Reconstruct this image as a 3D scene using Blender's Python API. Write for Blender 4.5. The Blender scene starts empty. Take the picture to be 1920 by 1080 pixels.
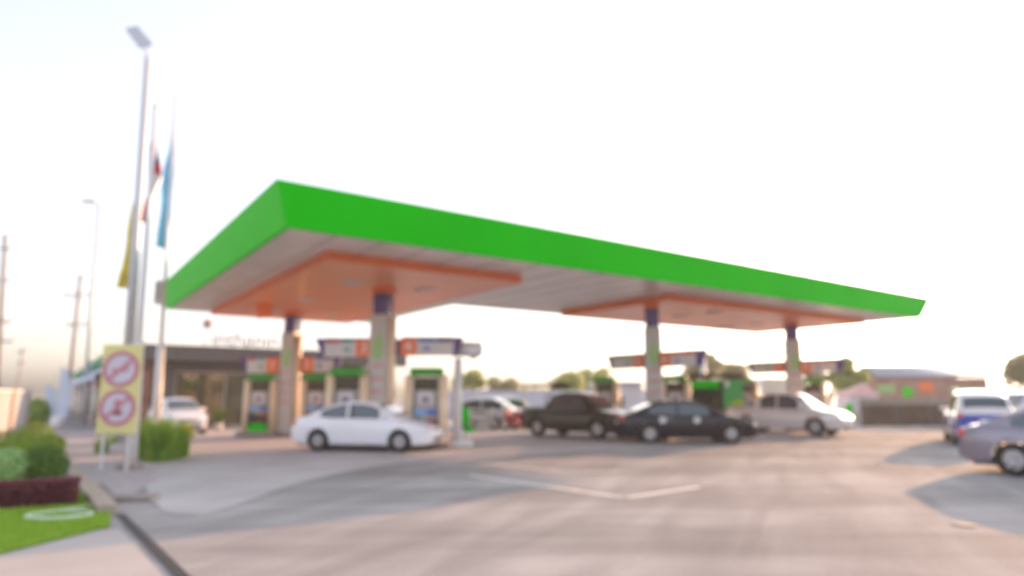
import bpy, bmesh, math, random
import numpy as np
from mathutils import Vector, Matrix
R = math.radians
rnd = random.Random(7)
scene = bpy.context.scene
COL = scene.collection

# ------------------------------------------------------------------ camera, sky, sun, exposure
PITCH, EYE, FPX = 0.161, 1.65, 1233.0
cam_d = bpy.data.cameras.new('camera'); cam = bpy.data.objects.new('camera', cam_d); COL.objects.link(cam)
cam.location = (0, 0, EYE); cam.rotation_euler = (R(90) + PITCH, 0, 0)
cam_d.sensor_width = 36; cam_d.lens = FPX / 1920 * 36; cam_d.clip_end = 3000
cam_d.dof.use_dof = True; cam_d.dof.focus_distance = 1.0; cam_d.dof.aperture_fstop = 2.05
scene.camera = cam
scene.view_settings.view_transform = 'Standard'; scene.view_settings.look = 'None'
scene.view_settings.exposure = 2.1; scene.view_settings.gamma = 1.0
SUN_EL, SUN_AZ = R(11.5), R(45)          # azimuth clockwise from +Y
w = bpy.data.worlds.new('World'); scene.world = w; w.use_nodes = True
nt = w.node_tree; nt.nodes.clear()
sky = nt.nodes.new('ShaderNodeTexSky'); sky.sky_type = 'NISHITA'; sky.sun_disc = False
sky.sun_elevation = SUN_EL; sky.sun_rotation = SUN_AZ; sky.air_density = 1.0; sky.dust_density = 3.6; sky.ozone_density = 1.0
bgn = nt.nodes.new('ShaderNodeBackground'); bgn.inputs[1].default_value = 0.15
wo = nt.nodes.new('ShaderNodeOutputWorld')
hs_ = nt.nodes.new('ShaderNodeHueSaturation'); hs_.inputs['Saturation'].default_value = .56   # thin bright haze veiling the whole sky
tn_ = nt.nodes.new('ShaderNodeMix'); tn_.data_type = 'RGBA'; tn_.blend_type = 'MULTIPLY'; tn_.inputs[0].default_value = 1; tn_.inputs[7].default_value = (1.10, 1.06, 1.10, 1)
gm_ = nt.nodes.new('ShaderNodeGamma'); gm_.inputs[1].default_value = .72; nt.links.new(sky.outputs[0], gm_.inputs[0]); nt.links.new(gm_.outputs[0], hs_.inputs['Color']); nt.links.new(hs_.outputs[0], tn_.inputs[6]); nt.links.new(tn_.outputs[2], bgn.inputs[0]); nt.links.new(bgn.outputs[0], wo.inputs[0])
sun_d = bpy.data.lights.new('sun', 'SUN'); sun_d.energy = 2.1; sun_d.angle = R(0.6); sun_d.color = (1.0, 0.53, 0.25)
sun = bpy.data.objects.new('sun', sun_d); COL.objects.link(sun)
sdir = Vector((math.sin(SUN_AZ) * math.cos(SUN_EL), math.cos(SUN_AZ) * math.cos(SUN_EL), math.sin(SUN_EL)))
sun.rotation_euler = sdir.to_track_quat('Z', 'Y').to_euler()
scene.cycles.use_denoising = True
scene.cycles.max_bounces = 6; scene.cycles.diffuse_bounces = 3; scene.cycles.glossy_bounces = 3
scene.cycles.transmission_bounces = 4; scene.cycles.volume_bounces = 1; scene.cycles.transparent_max_bounces = 6
scene.cycles.sample_clamp_indirect = 6

# ------------------------------------------------------------------ measuring the photograph
def ray(x, y):
    a, b = (x - 960) / FPX, (540 - y) / FPX
    c, s = math.cos(PITCH), math.sin(PITCH)
    return Vector((a, c - b * s, s + b * c))
def at(x, y, Y):
    d = ray(x, y); return Vector((0, 0, EYE)) + d * (Y / d.y)
def G(x, y, z=0.0):
    d = ray(x, y); return Vector((0, 0, EYE)) + d * ((z - EYE) / d.z)

# ------------------------------------------------------------------ materials
def srgb(*c):
    return tuple(((v / 255) / 12.92 if v / 255 <= .04045 else ((v / 255 + .055) / 1.055) ** 2.4) for v in c)
def mat(name, col, rough=.6, metal=0, var=.12, scale=6, bump=0, coat=0, emis=0, spec=.5, stretch=None, alpha=1, trans=0):
    m = bpy.data.materials.new(name); m.use_nodes = True
    n = m.node_tree.nodes; l = m.node_tree.links; p = n['Principled BSDF']
    p.inputs['Roughness'].default_value = rough; p.inputs['Metallic'].default_value = metal
    p.inputs['Coat Weight'].default_value = coat; p.inputs['Coat Roughness'].default_value = .06
    p.inputs['Specular IOR Level'].default_value = spec
    tc = n.new('ShaderNodeTexCoord'); mp = n.new('ShaderNodeMapping'); l.new(tc.outputs['Object'], mp.inputs[0])
    if stretch: mp.inputs['Scale'].default_value = stretch
    nz = n.new('ShaderNodeTexNoise'); nz.inputs['Scale'].default_value = scale; nz.inputs['Detail'].default_value = 6
    l.new(mp.outputs[0], nz.inputs['Vector'])
    rp = n.new('ShaderNodeMapRange'); rp.inputs[1].default_value = .25; rp.inputs[2].default_value = .75
    rp.inputs[3].default_value = 1 - var; rp.inputs[4].default_value = 1 + var
    l.new(nz.outputs[0], rp.inputs[0])
    mx = n.new('ShaderNodeVectorMath'); mx.operation = 'SCALE'; mx.inputs[0].default_value = col[:3]
    l.new(rp.outputs[0], mx.inputs['Scale']); l.new(mx.outputs[0], p.inputs['Base Color'])
    if bump:
        b = n.new('ShaderNodeBump'); b.inputs['Strength'].default_value = bump; b.inputs['Distance'].default_value = .02
        l.new(nz.outputs[0], b.inputs['Height']); l.new(b.outputs[0], p.inputs['Normal'])
    if emis:
        p.inputs['Emission Color'].default_value = (*col[:3], 1); p.inputs['Emission Strength'].default_value = emis
    return m
def leafmat(name, a, b):
    m = bpy.data.materials.new(name); m.use_nodes = True
    n = m.node_tree.nodes; l = m.node_tree.links; p = n['Principled BSDF']; p.inputs['Roughness'].default_value = .55
    g = n.new('ShaderNodeNewGeometry'); r = n.new('ShaderNodeValToRGB')
    r.color_ramp.elements[0].color = (*a, 1); r.color_ramp.elements[1].color = (*b, 1)
    l.new(g.outputs['Random Per Island'], r.inputs[0]); l.new(r.outputs[0], p.inputs['Base Color'])
    t = n.new('ShaderNodeBsdfTranslucent'); l.new(r.outputs[0], t.inputs[0]); ms = n.new('ShaderNodeMixShader'); ms.inputs[0].default_value = .35
    l.new(p.outputs[0], ms.inputs[1]); l.new(t.outputs[0], ms.inputs[2]); l.new(ms.outputs[0], n['Material Output'].inputs[0])
    return m
M = {}
M['green'] = mat('green_paint', (.0008, .60, .0008), .4, var=.06, scale=.5, spec=.1)
M['soffit'] = mat('soffit_metal', (.78, .72, .69), .3, metal=.1, var=.10, scale=1.2)
M['orange_panel'] = mat('terracotta_panel', (.80, .19, .06), .4, var=.08, scale=.8)
M['pink_panel'] = mat('reflective_panel', (.98, .38, .20), .35, var=.06, scale=.8, coat=.1, spec=.3)
M['brushed'] = mat('brushed_steel', (.86, .72, .55), .42, metal=1, var=.04, stretch=(1, 1, .1))
M['pumpgrey'] = mat('pump_grey', (.42, .37, .33), .4, var=.06)
M['orange'] = mat('orange_board', (.90, .20, .05), .5, var=.05)
M['column'] = mat('column_cladding', (.52, .47, .42), .4, var=.08, scale=2)
M['purple'] = mat('purple_paint', (.10, .055, .19), .4, var=.06)
M['white'] = mat('white_paint', (.78, .78, .79), .4, var=.05)
M['offwhite'] = mat('offwhite_board', (.66, .61, .60), .5, var=.05)
M['cream'] = mat('cream_metal', (.85, .66, .46), .35, var=.05)
M['grey'] = mat('grey_render', (.13, .115, .115), .7, var=.1, scale=2)
M['midgrey'] = mat('grey_metal', (.36, .35, .36), .4, metal=.3, var=.08)
M['dark'] = mat('dark_trim', (.03, .028, .027), .45, var=.15)
M['darkbrown'] = mat('dark_brown_interior', (.10, .075, .05), .7, var=.25, scale=1.5)
M['red'] = mat('red_paint', (.55, .05, .06), .45, var=.06)
M['redlamp'] = mat('red_lens', (.60, .05, .06), .15, var=.02, coat=.8)
M['teal'] = mat('teal_paint', (.06, .36, .27), .5, var=.06)
M['blue'] = mat('blue_paint', (.05, .16, .55), .45, var=.06)
M['skyblue'] = mat('light_blue_screen', (.20, .45, .80), .2, var=.05)
M['leafgreen'] = mat('logo_green', (.34, .50, .20), .5, var=.06)
M['yellow'] = mat('yellow_board', (.78, .70, .30), .5, var=.05, scale=2)
M['rubber'] = mat('tyre_rubber', (.022, .02, .02), .8, var=.2)
M['rim'] = mat('alloy_rim', (.55, .53, .55), .3, metal=.7, var=.05)
M['glass'] = mat('car_glass', (.05, .075, .09), .05, var=.05, coat=.5, spec=.8)
M['chrome'] = mat('chrome', (.75, .75, .75), .12, metal=1, var=.02)
M['lens'] = mat('clear_lens', (.75, .76, .8), .1, var=.02, coat=1)
M['plate'] = mat('number_plate', (.75, .75, .72), .4, var=.04)
M['shopglass'] = mat('shop_glass', (.07, .062, .028), .08, var=.75, scale=.9, coat=.6, spec=.8)
M['paint_white'] = mat('white_car_paint', (.90, .90, .97), .25, var=.02, coat=1)
M['paint_black'] = mat('black_car_paint', (.014, .011, .018), .25, var=.05, coat=.3, spec=.35)
M['paint_brown'] = mat('brown_car_paint', (.030, .020, .012), .32, var=.05, coat=.3, spec=.35)
M['paint_silver'] = mat('silver_car_paint', (.66, .62, .62), .28, metal=.15, var=.03, coat=1)
M['paint_lilac'] = mat('grey_violet_car_paint', (.25, .225, .285), .28, metal=.35, var=.03, coat=1)
M['paint_blue'] = mat('blue_car_paint', (.035, .09, .36), .25, var=.04, coat=1)
M['pole_grey'] = mat('grey_galvanised_pole', (.54, .55, .58), .5, metal=.2, var=.06)
M['pole_white'] = mat('white_painted_pole', (.70, .68, .69), .45, var=.05)
M['concrete'] = mat('concrete', (.30, .26, .24), .85, var=.12, scale=3, bump=.2)
M['kerb'] = mat('kerb_concrete', (.38, .32, .26), .85, var=.12, scale=4, bump=.2)
M['darkgap'] = mat('drain_grating', (.035, .03, .032), .6, var=.3, scale=20)
M['bark'] = mat('bark', (.10, .075, .055), .9, var=.3, scale=12, bump=.4)
M['wallwhite'] = mat('whitewashed_wall', (.60, .60, .68), .8, var=.08, scale=1)
M['wallgrey'] = mat('grey_boundary_wall', (.36, .36, .40), .85, var=.08, scale=1)
M['roofmetal'] = mat('sheet_metal_roof', (.36, .36, .40), .4, metal=.3, var=.08, stretch=(8, 1, 1))
M['pinkwall'] = mat('pinkish_brick_wall', (.42, .24, .19), .8, var=.2, scale=1.2)
M['pink'] = mat('pink_tarpaulin', (.70, .40, .42), .7, var=.08)
M['hose'] = mat('pale_hose', (.55, .68, .50), .5, var=.05)
M['flagblue'] = mat('blue_flag_cloth', (.16, .55, .85), .8, var=.2, scale=3)
M['flagyellow'] = mat('yellow_flag_cloth', (.66, .54, .05), .8, var=.25, scale=3)
M['awning'] = mat('pale_blue_awning', (.62, .68, .84), .7, var=.1, scale=2)
M['greenroof'] = mat('green_roof_edge', (.02, .30, .13), .5, var=.15)
M['stall'] = mat('shopfront_mixed', (.48, .24, .18), .7, var=.5, scale=1.6)
M['wood'] = mat('brown_fence', (.13, .088, .065), .8, var=.3, scale=2, bump=.2)
M['lens_glow'] = mat('glowing_lens', (1, .80, .45), .3, emis=60)  # emission put into the lens to make one bright point
M['signpink'] = mat('faded_sign_red', (.58, .22, .28), .5, var=.04)
M['disc'] = mat('faded_lilac_disc', (.66, .60, .70), .5, var=.04)
M['signred'] = mat('sign_red', (.62, .10, .16), .5, var=.04)
M['lettergrey'] = mat('letter_violet_grey', (.36, .32, .42), .5, var=.04)
M['leaf_tree'] = leafmat('leaf_olive', (.24, .28, .07), (.50, .55, .17))
M['leaf_warm'] = leafmat('leaf_dusty', (.28, .25, .12), (.50, .47, .24))
M['leaf_lawn'] = leafmat('leaf_bright', (.16, .32, .02), (.40, .56, .07))
M['leaf_dark'] = leafmat('leaf_box', (.04, .11, .01), (.13, .27, .02))
M['leaf_yellow'] = leafmat('leaf_lime', (.16, .26, .02), (.36, .46, .05))
M['leaf_pale'] = leafmat('leaf_pale', (.22, .42, .12), (.50, .72, .32))
M['leaf_red'] = leafmat('leaf_crimson', (.09, .018, .025), (.30, .08, .10))
M['grass'] = leafmat('grass_blades', (.20, .40, .02), (.44, .62, .07))

M['two_tone'] = mat('blue_and_white_paint', (.80, .80, .84), .25, var=.02, coat=.8)
_n = M['two_tone'].node_tree.nodes; _l = M['two_tone'].node_tree.links
_t = _n.new('ShaderNodeTexCoord'); _s = _n.new('ShaderNodeSeparateXYZ'); _g = _n.new('ShaderNodeMath'); _g.operation = 'GREATER_THAN'; _g.inputs[1].default_value = 1.02
_m = _n.new('ShaderNodeMix'); _m.data_type = 'RGBA'; _m.inputs[6].default_value = (.02, .07, .42, 1); _m.inputs[7].default_value = (.80, .79, .82, 1)
_l.new(_t.outputs['Object'], _s.inputs[0]); _l.new(_s.outputs['Z'], _g.inputs[0]); _l.new(_g.outputs[0], _m.inputs[0]); _l.new(_m.outputs[2], _n['Principled BSDF'].inputs['Base Color'])
# asphalt: streaky, worn, with paler and darker swathes
def ground_mat():
    m = bpy.data.materials.new('worn_asphalt'); m.use_nodes = True
    n = m.node_tree.nodes; l = m.node_tree.links; p = n['Principled BSDF']
    tc = n.new('ShaderNodeTexCoord')
    def noise(scale, st, det=5, rot=0, dist=0):
        mp = n.new('ShaderNodeMapping'); mp.inputs['Scale'].default_value = st; mp.inputs['Rotation'].default_value = (0, 0, rot)
        m0 = n.new('ShaderNodeMapping'); m0.inputs['Rotation'].default_value = (0, 0, rot - .9); l.new(tc.outputs['Object'], m0.inputs[0]); mp.inputs['Rotation'].default_value = (0, 0, 0); l.new(m0.outputs[0], mp.inputs[0]); z = n.new('ShaderNodeTexNoise'); z.inputs['Scale'].default_value = scale
        z.inputs['Detail'].default_value = det; z.inputs['Distortion'].default_value = dist; l.new(mp.outputs[0], z.inputs['Vector']); return z.outputs[0]
    def ramp(v, a, b, lo, hi):
        r = n.new('ShaderNodeMapRange'); r.interpolation_type = 'SMOOTHSTEP'
        for i, q in enumerate((a, b, lo, hi)): r.inputs[i + 1].default_value = q
        l.new(v, r.inputs[0]); return r.outputs[0]
    def mul(a, b):
        k = n.new('ShaderNodeMath'); k.operation = 'MULTIPLY'; l.new(a, k.inputs[0]); l.new(b, k.inputs[1]); return k.outputs[0]
    v = mul(ramp(noise(.10, (1, 1, 1), 4), .3, .7, .92, 1.08), ramp(noise(.6, (2.2, .35, 1), 6, 1.3, .6), .3, .7, .86, 1.12))
    v = mul(v, ramp(noise(.8, (.4, 1.5, 1), 6, .9, 1.0), .35, .7, .90, 1.08))
    v = mul(v, ramp(noise(30, (1, 1, 1), 3), .3, .7, .92, 1.08))
    wv = n.new('ShaderNodeTexWave'); wv.wave_type = 'RINGS'; wv.inputs['Scale'].default_value = .09; wv.inputs['Distortion'].default_value = 2.5; wv.inputs['Detail'].default_value = 3
    mp = n.new('ShaderNodeMapping'); mp.inputs['Location'].default_value = (7, -1, 0); l.new(tc.outputs['Object'], mp.inputs[0]); l.new(mp.outputs[0], wv.inputs['Vector'])
    v = mul(v, ramp(wv.outputs['Fac'], .1, .9, .91, 1.09))
    mx = n.new('ShaderNodeVectorMath'); mx.operation = 'SCALE'; mx.inputs[0].default_value = (.325, .308, .305); l.new(v, mx.inputs['Scale'])
    l.new(mx.outputs[0], p.inputs['Base Color']); p.inputs['Roughness'].default_value = .95; p.inputs['Specular IOR Level'].default_value = .05
    b = n.new('ShaderNodeBump'); b.inputs['Strength'].default_value = .25; b.inputs['Distance'].default_value = .01
    l.new(noise(60, (1, 1, 1), 3), b.inputs['Height']); l.new(b.outputs[0], p.inputs['Normal'])
    return m
M['asphalt'] = ground_mat()

# ------------------------------------------------------------------ mesh helpers
class MB:
    def __init__(s): s.b = bmesh.new(); s.ms = []
    def _mi(s, m):
        if m not in s.ms: s.ms.append(m)
        return s.ms.index(m)
    def face(s, pts, m=None):
        f = s.b.faces.new([s.b.verts.new(p) for p in pts]); f.material_index = s._mi(m) if m else 0; return f
    def box(s, c, d, rz=0, m=None, taper=1.0, bevel=0):
        mi = s._mi(m) if m else 0
        cx, cy, cz = c; a, b, h = d[0] / 2, d[1] / 2, d[2] / 2; vs = []
        for z, t in ((-h, 1), (h, taper)):
            for x, y in ((-a, -b), (a, -b), (a, b), (-a, b)):
                x *= t; y *= t
                vs.append(s.b.verts.new((cx + x * math.cos(rz) - y * math.sin(rz), cy + x * math.sin(rz) + y * math.cos(rz), cz + z)))
        fs = [s.b.faces.new([vs[i] for i in q]) for q in ((3, 2, 1, 0), (4, 5, 6, 7), (0, 1, 5, 4), (1, 2, 6, 5), (2, 3, 7, 6), (3, 0, 4, 7))]
        for f in fs: f.material_index = mi
        if bevel:
            es = list({e for f in fs for e in f.edges})
            r = bmesh.ops.bevel(s.b, geom=es, offset=bevel, segments=2, affect='EDGES', profile=.5)
            for f in r['faces']: f.material_index = mi
        return s
    def tube(s, p0, p1, r0, r1=None, n=12, m=None, cap=True):
        r1 = r0 if r1 is None else r1; p0 = Vector(p0); p1 = Vector(p1); d = (p1 - p0).normalized()
        a = d.orthogonal().normalized(); b = d.cross(a); mi = s._mi(m) if m else 0
        A = [s.b.verts.new(p0 + (a * math.cos(t) + b * math.sin(t)) * r0) for t in [2 * math.pi * i / n for i in range(n)]]
        B = [s.b.verts.new(p1 + (a * math.cos(t) + b * math.sin(t)) * r1) for t in [2 * math.pi * i / n for i in range(n)]]
        for i in range(n):
            f = s.b.faces.new((A[i], A[(i + 1) % n], B[(i + 1) % n], B[i])); f.material_index = mi; f.smooth = True
        if cap:
            for q in (list(reversed(A)), B): f = s.b.faces.new(q); f.material_index = mi
        return s
    def path(s, pts, r, n=8, m=None):
        for a, b in zip(pts[:-1], pts[1:]): s.tube(a, b, r, r, n, m)
        return s
    def prism(s, poly, z0, z1, m=None):          # polygon in xy extruded in z
        mi = s._mi(m) if m else 0; n = len(poly)
        A = [s.b.verts.new((*p, z0)) for p in poly]; B = [s.b.verts.new((*p, z1)) for p in poly]
        for q in (list(reversed(A)), B): f = s.b.faces.new(q); f.material_index = mi
        for i in range(n): f = s.b.faces.new((A[i], A[(i + 1) % n], B[(i + 1) % n], B[i])); f.material_index = mi
        return s
    def vprism(s, poly, y0, y1, m=None):         # polygon in xz extruded in y
        mi = s._mi(m) if m else 0; n = len(poly)
        A = [s.b.verts.new((p[0], y0, p[1])) for p in poly]; B = [s.b.verts.new((p[0], y1, p[1])) for p in poly]
        for q in (A, list(reversed(B))): f = s.b.faces.new(q); f.material_index = mi
        for i in range(n): f = s.b.faces.new((A[(i + 1) % n], A[i], B[i], B[(i + 1) % n])); f.material_index = mi
        return s
    def grid(s, rows, m=None, smooth=True, close=False):
        mi = s._mi(m) if m else 0
        V = [[s.b.verts.new(p) for p in r] for r in rows]
        for i in range(len(V) - 1):
            k = len(V[i])
            for j in range(k if close else k - 1):
                f = s.b.faces.new((V[i][j], V[i][(j + 1) % k], V[i + 1][(j + 1) % k], V[i + 1][j])); f.material_index = mi; f.smooth = smooth
        return V
    def sphere(s, c, r, m=None, n=12, sc=(1, 1, 1)):
        mi = s._mi(m) if m else 0
        g = bmesh.ops.create_uvsphere(s.b, u_segments=n, v_segments=max(6, n // 2), radius=r)
        for v in g['verts']: v.co = Vector((v.co.x * sc[0], v.co.y * sc[1], v.co.z * sc[2])) + Vector(c)
        for f in {f for v in g['verts'] for f in v.link_faces}: f.material_index = mi; f.smooth = True
        return s
    def build(s, name, mt=None, parent=None, loc=None, rz=0, recalc=True):
        if recalc: bmesh.ops.recalc_face_normals(s.b, faces=s.b.faces)
        me = bpy.data.meshes.new(name); s.b.to_mesh(me); s.b.free()
        for q in (s.ms or [mt]): me.materials.append(q)
        o = bpy.data.objects.new(name, me); COL.objects.link(o)
        if parent: o.parent = parent
        if loc is not None: o.location = loc
        if rz: o.rotation_euler.z = rz
        return o
def tag(o, label=None, cat=None, group=None, kind=None):
    for k, v in (('label', label), ('category', cat), ('group', group), ('kind', kind)):
        if v: o[k] = v
    return o
def thing(name, label, cat, loc=(0, 0, 0), rz=0, group=None):
    o = bpy.data.objects.new(name, None); COL.objects.link(o); o.location = loc; o.rotation_euler.z = rz; o.empty_display_size = .3
    return tag(o, label, cat, group)
KIDS = {}
def copy_tree(o, parent=None):
    c = o.copy(); COL.objects.link(c)
    if parent: c.parent = parent
    for ch in [q for q in list(COL.objects) if q.parent == o]: copy_tree(ch, c)
    return c
def again(o, label, loc, rz=0, scale=1):
    c = copy_tree(o); c['label'] = label; c.location = loc; c.rotation_euler.z = rz; c.scale = (scale,) * 3; return c
def text(name, s, size, mt, parent, loc, rot=(R(90), 0, 0), ext=.01, align='CENTER'):
    cu = bpy.data.curves.new(name, 'FONT'); cu.body = s; cu.size = size; cu.extrude = ext; cu.align_x = align; cu.align_y = 'CENTER'
    t = bpy.data.objects.new('tmp', cu); COL.objects.link(t)
    me = bpy.data.meshes.new_from_object(t.evaluated_get(bpy.context.evaluated_depsgraph_get()))
    bpy.data.objects.remove(t); bpy.data.curves.remove(cu); me.materials.clear(); me.materials.append(mt)
    o = bpy.data.objects.new(name, me); COL.objects.link(o); o.parent = parent; o.location = loc; o.rotation_euler = rot
    return o

# ------------------------------------------------------------------ ground
def sheet(name, pts, z, mt, kind='structure'):
    mb = MB(); mb.face([(p[0], p[1], z) for p in pts]); return tag(mb.build(name, mt), kind=kind)
sheet('ground', [(-1500, -300), (1500, -300), (1500, 2500), (-1500, 2500)], 0, M['asphalt'])
YAW = 0.614
U = Vector((math.cos(YAW), math.sin(YAW), 0)); V = Vector((-math.sin(YAW), math.cos(YAW), 0))
CP = Vector((-4.98, 14.09, 0)); L, D, H, HF, S, D2, L1 = 30.2, 17.3, 5.3, .94, .36, 8.9, 9.4
def cu(a, b, z=0): return CP + U * a + V * b + Vector((0, 0, z))
# paler concrete apron below and behind the canopy
M['apron'] = mat('apron_concrete', (.43, .40, .40), .85, spec=.15, var=.12, scale=.5)
sheet('forecourt_apron', [cu(-6, .6), cu(46, 1.2), cu(46, 24), cu(-6, 24)], .004, M['apron'])
ln = (G(225, 965) - G(345, 1085)).normalized()            # direction of the kerb and drain
e0 = G(345, 1085) - ln * 6
kd = Vector((ln.y, -ln.x, 0))
def kl(t, o=0): return e0 + ln * t + kd * o               # o>0 to the right of the drain
M['drive'] = mat('driveway_concrete', (.46, .435, .435), .9, var=.14, scale=.8, spec=.15)
sheet('driveway', [G(268, 893), G(278, 930), G(310, 962), G(380, 968), G(450, 945), G(530, 915), G(620, 890), G(720, 872), G(820, 862), G(660, 852), G(360, 850)], .007, M['drive'])
# pavement on the left of the drain
M['pavement'] = mat('pavement_concrete', (.42, .39, .38), .9, spec=.15, var=.08, scale=1.2, bump=.1)
sheet('pavement', [kl(-6, -.14), kl(9, -.14), kl(9, -14), kl(-6, -14)], .006, M['pavement'])
gap = MB()
seg0 = (G(225, 965) - e0).length
gap.prism([tuple(kl(-6, -.055)[:2]), tuple(kl(-6, .055)[:2]), tuple(kl(seg0, .055)[:2]), tuple(kl(seg0, -.055)[:2])][::-1], .002, .012)
tag(gap.build('drain_channel', M['darkgap']), 'long dark drain grating running from bottom edge towards the lamp post', 'drain')
kb = MB(); 
for s in range(9):
    a, b = kl(seg0 + .1 + s * 3.2, -.14), kl(seg0 + 3.26 + s * 3.2, -.14)
    kb.prism([tuple((a - kd * .12)[:2]), tuple((a + kd * .12)[:2]), tuple((b + kd * .12)[:2]), tuple((b - kd * .12)[:2])], 0, .13)
tag(kb.build('kerb', M['kerb']), kind='structure')
M['paving'] = mat('paving_blocks', (.40, .36, .37), .8, var=.22, scale=5)
sheet('paved_strip', [G(228, 940), G(295, 900), G(255, 868), G(180, 812), G(95, 795), G(120, 838)], .008, M['paving'])
st = MB(); a = G(238, 938); st.box((a.x, a.y, .04), (.85, .40, .08), R(8), bevel=.02)
tag(st.build('concrete_step', M['concrete']), 'low worn concrete slab at the end of the drain', 'slab')
# lawn and planting bed
sheet('planting_bed', [G(-60, 958), G(150, 945), G(140, 900), G(100, 845), G(50, 800), G(-200, 800)], .012, mat('soil', (.20, .24, .07), .95, var=.3, scale=5))
sheet('lawn_base', [G(-80, 1062), G(205, 990), G(208, 965), G(165, 915), G(-60, 940)], .016, mat('turf_soil', (.13, .27, .02), .95, var=.25, scale=4))
poly = [G(-80, 1060), G(203, 990), G(206, 967), G(165, 917), G(-60, 942)]
def inside(p, P):
    c = False; n = len(P)
    for i in range(n):
        a, b = P[i], P[(i + 1) % n]
        if (a.y > p[1]) != (b.y > p[1]) and p[0] < (b.x - a.x) * (p[1] - a.y) / (b.y - a.y) + a.x: c = not c
    return c
g = MB(); xs = [p.x for p in poly]; ys = [p.y for p in poly]
k = 0
while k < 16000:
    x = rnd.uniform(min(xs), max(xs)); y = rnd.uniform(min(ys), max(ys))
    if not inside((x, y), poly): continue
    t = rnd.uniform(0, 6.28); h = rnd.uniform(.03, .07); ww = .008; dx, dy = math.cos(t), math.sin(t)
    lx, ly = rnd.uniform(-.02, .02), rnd.uniform(-.02, .02)
    g.face([(x - dx * ww, y - dy * ww, .016), (x + dx * ww, y + dy * ww, .016), (x + lx, y + ly, .016 + h)]); k += 1
tag(g.build('grass', M['grass'], recalc=False), 'short bright green lawn beside the pavement', 'grass', kind='stuff')

# painted lines, worn
M['line'] = mat('worn_road_paint', (.66, .61, .57), .7, var=.25, scale=3)
def strip(name, a, b, wd, z=.006):
    d = (b - a).normalized(); n_ = Vector((-d.y, d.x, 0)) * wd / 2
    sheet(name, [a - n_, a + n_, b + n_, b - n_], z, M['line'])
strip('road_marking', G(880, 891), G(1168, 933), .16); strip('road_marking', G(1175, 934), G(1310, 913), .16)
strip('road_marking', G(900, 868), G(1060, 886), .12); strip('road_marking', G(1060, 886), G(1160, 884), .12)
mh = thing('glint_disc', 'small round pale disc standing in for a glint on the ground at lower right', 'glint', G(1808, 985))  # pale disc added in place of a bright glint on the ground
MB().tube((0, 0, 0), (0, 0, .012), .15, n=24).build('frame', M['concrete'], mh); MB().tube((0, 0, .012), (0, 0, .02), .12, n=24).build('lid', M['kerb'], mh)

# ------------------------------------------------------------------ canopy
can = thing('station_canopy', 'long green edged flat canopy on four columns over the fuel pumps', 'canopy', (0, 0, 0))
bot = [cu(0, 0, H), cu(L, 0, H), cu(L, D2, H), cu(L1, D2, H), cu(L1, D, H), cu(0, D, H)]
top = [cu(-S, -S, H + HF), cu(L + S, -S, H + HF), cu(L + S, D2, H + HF), cu(L1 + .05, D2 + .05, H + HF), cu(L1 + .05, D - .4, H + HF), cu(-S, D - .75, H + HF)]
mb = MB(); n = 6; off = [U * .1 + V * .1, -U * .1 + V * .1, -U * .1 - V * .1, -U * .1 - V * .1, -U * .1 - V * .1, U * .1 - V * .1]
for i in range(n):
    j = (i + 1) % n
    mb.face([bot[i], bot[j], top[j], top[i]])
    mb.face([bot[i] + off[i], bot[j] + off[j], top[j] + off[j], top[i] + off[i]])
    mb.face([top[i], top[j], top[j] + off[j], top[i] + off[i]]); mb.face([bot[i], bot[j], bot[j] + off[j], bot[i] + off[i]])
mb.build('fascia', M['green'], can)
sof = MB(); ins = .1
sp = [cu(ins, ins), cu(L - ins, ins), cu(L - ins, D2 - ins), cu(L1 - ins, D2 - ins), cu(L1 - ins, D - ins), cu(ins, D - ins)]
sof.prism([tuple(p[:2]) for p in sp], H + .02, H + .45)
# seams between the metal ceiling planks
so = sof.build('soffit', M['soffit'], can)
sm = MB()
for a in np.arange(1.2, L - .4, 1.2):
    d_ = (D if a < L1 else D2) - .15; c_ = cu(a, (d_ + .15) / 2)
    sm.box((c_.x, c_.y, H + .012), (.02, d_ - .15, .012), YAW)
sm.build('seam', mat('seam_gap', (.3, .27, .25), .6), so)
def ceil_panel(a0, a1, b0, b1):
    dr = .2; t = .035
    P = MB(); P.prism([tuple(cu(a0 + t, b0 + t)[:2]), tuple(cu(a1 - t, b0 + t)[:2]), tuple(cu(a1 - t, b1 - t)[:2]), tuple(cu(a0 + t, b1 - t)[:2])], H - dr - .004, H + .015)
    o = P.build('ceiling_panel', M['pink_panel'], can)
    r = MB()
    for (p, q, s_, e_) in ((a0, a1, b0, b0 + t), (a0, a1, b1 - t, b1), (a0, a0 + t, b0 + t, b1 - t), (a1 - t, a1, b0 + t, b1 - t)):
        r.prism([tuple(cu(p, s_)[:2]), tuple(cu(q, s_)[:2]), tuple(cu(q, e_)[:2]), tuple(cu(p, e_)[:2])], H - dr - .02, H + .018)
    r.build('panel_rim', M['orange_panel'], o)
    for i in range(2):
        for j in range(3):
            c_ = cu(a0 + (a1 - a0) * (.3 + .4 * i), b0 + (b1 - b0) * (.2 + .3 * j), H - dr - .03)
            l_ = MB(); l_.box(c_, (.5, .5, .05), YAW, bevel=.01); l_.build('downlight', M['offwhite'], o)
ceil_panel(1.6, 7.8, 1.9, 16.3)
ceil_panel(14.4, 28.6, 1.9, 8.0)
cols = {'A': (4.75, 5.35), 'B': (4.25, 13.3), 'C': (14.75, 3.0), 'D': (24.5, 3.3)}
CY = {'A': R(-15), 'B': R(-15), 'C': R(-8), 'D': R(-8)}
leafp = [(-.02, -.32), (.13, -.2), (.2, 0), (.17, .2), (.08, .36), (-.02, .46), (-.02, .3), (-.12, .22), (-.2, .05), (-.16, -.18)]
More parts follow.
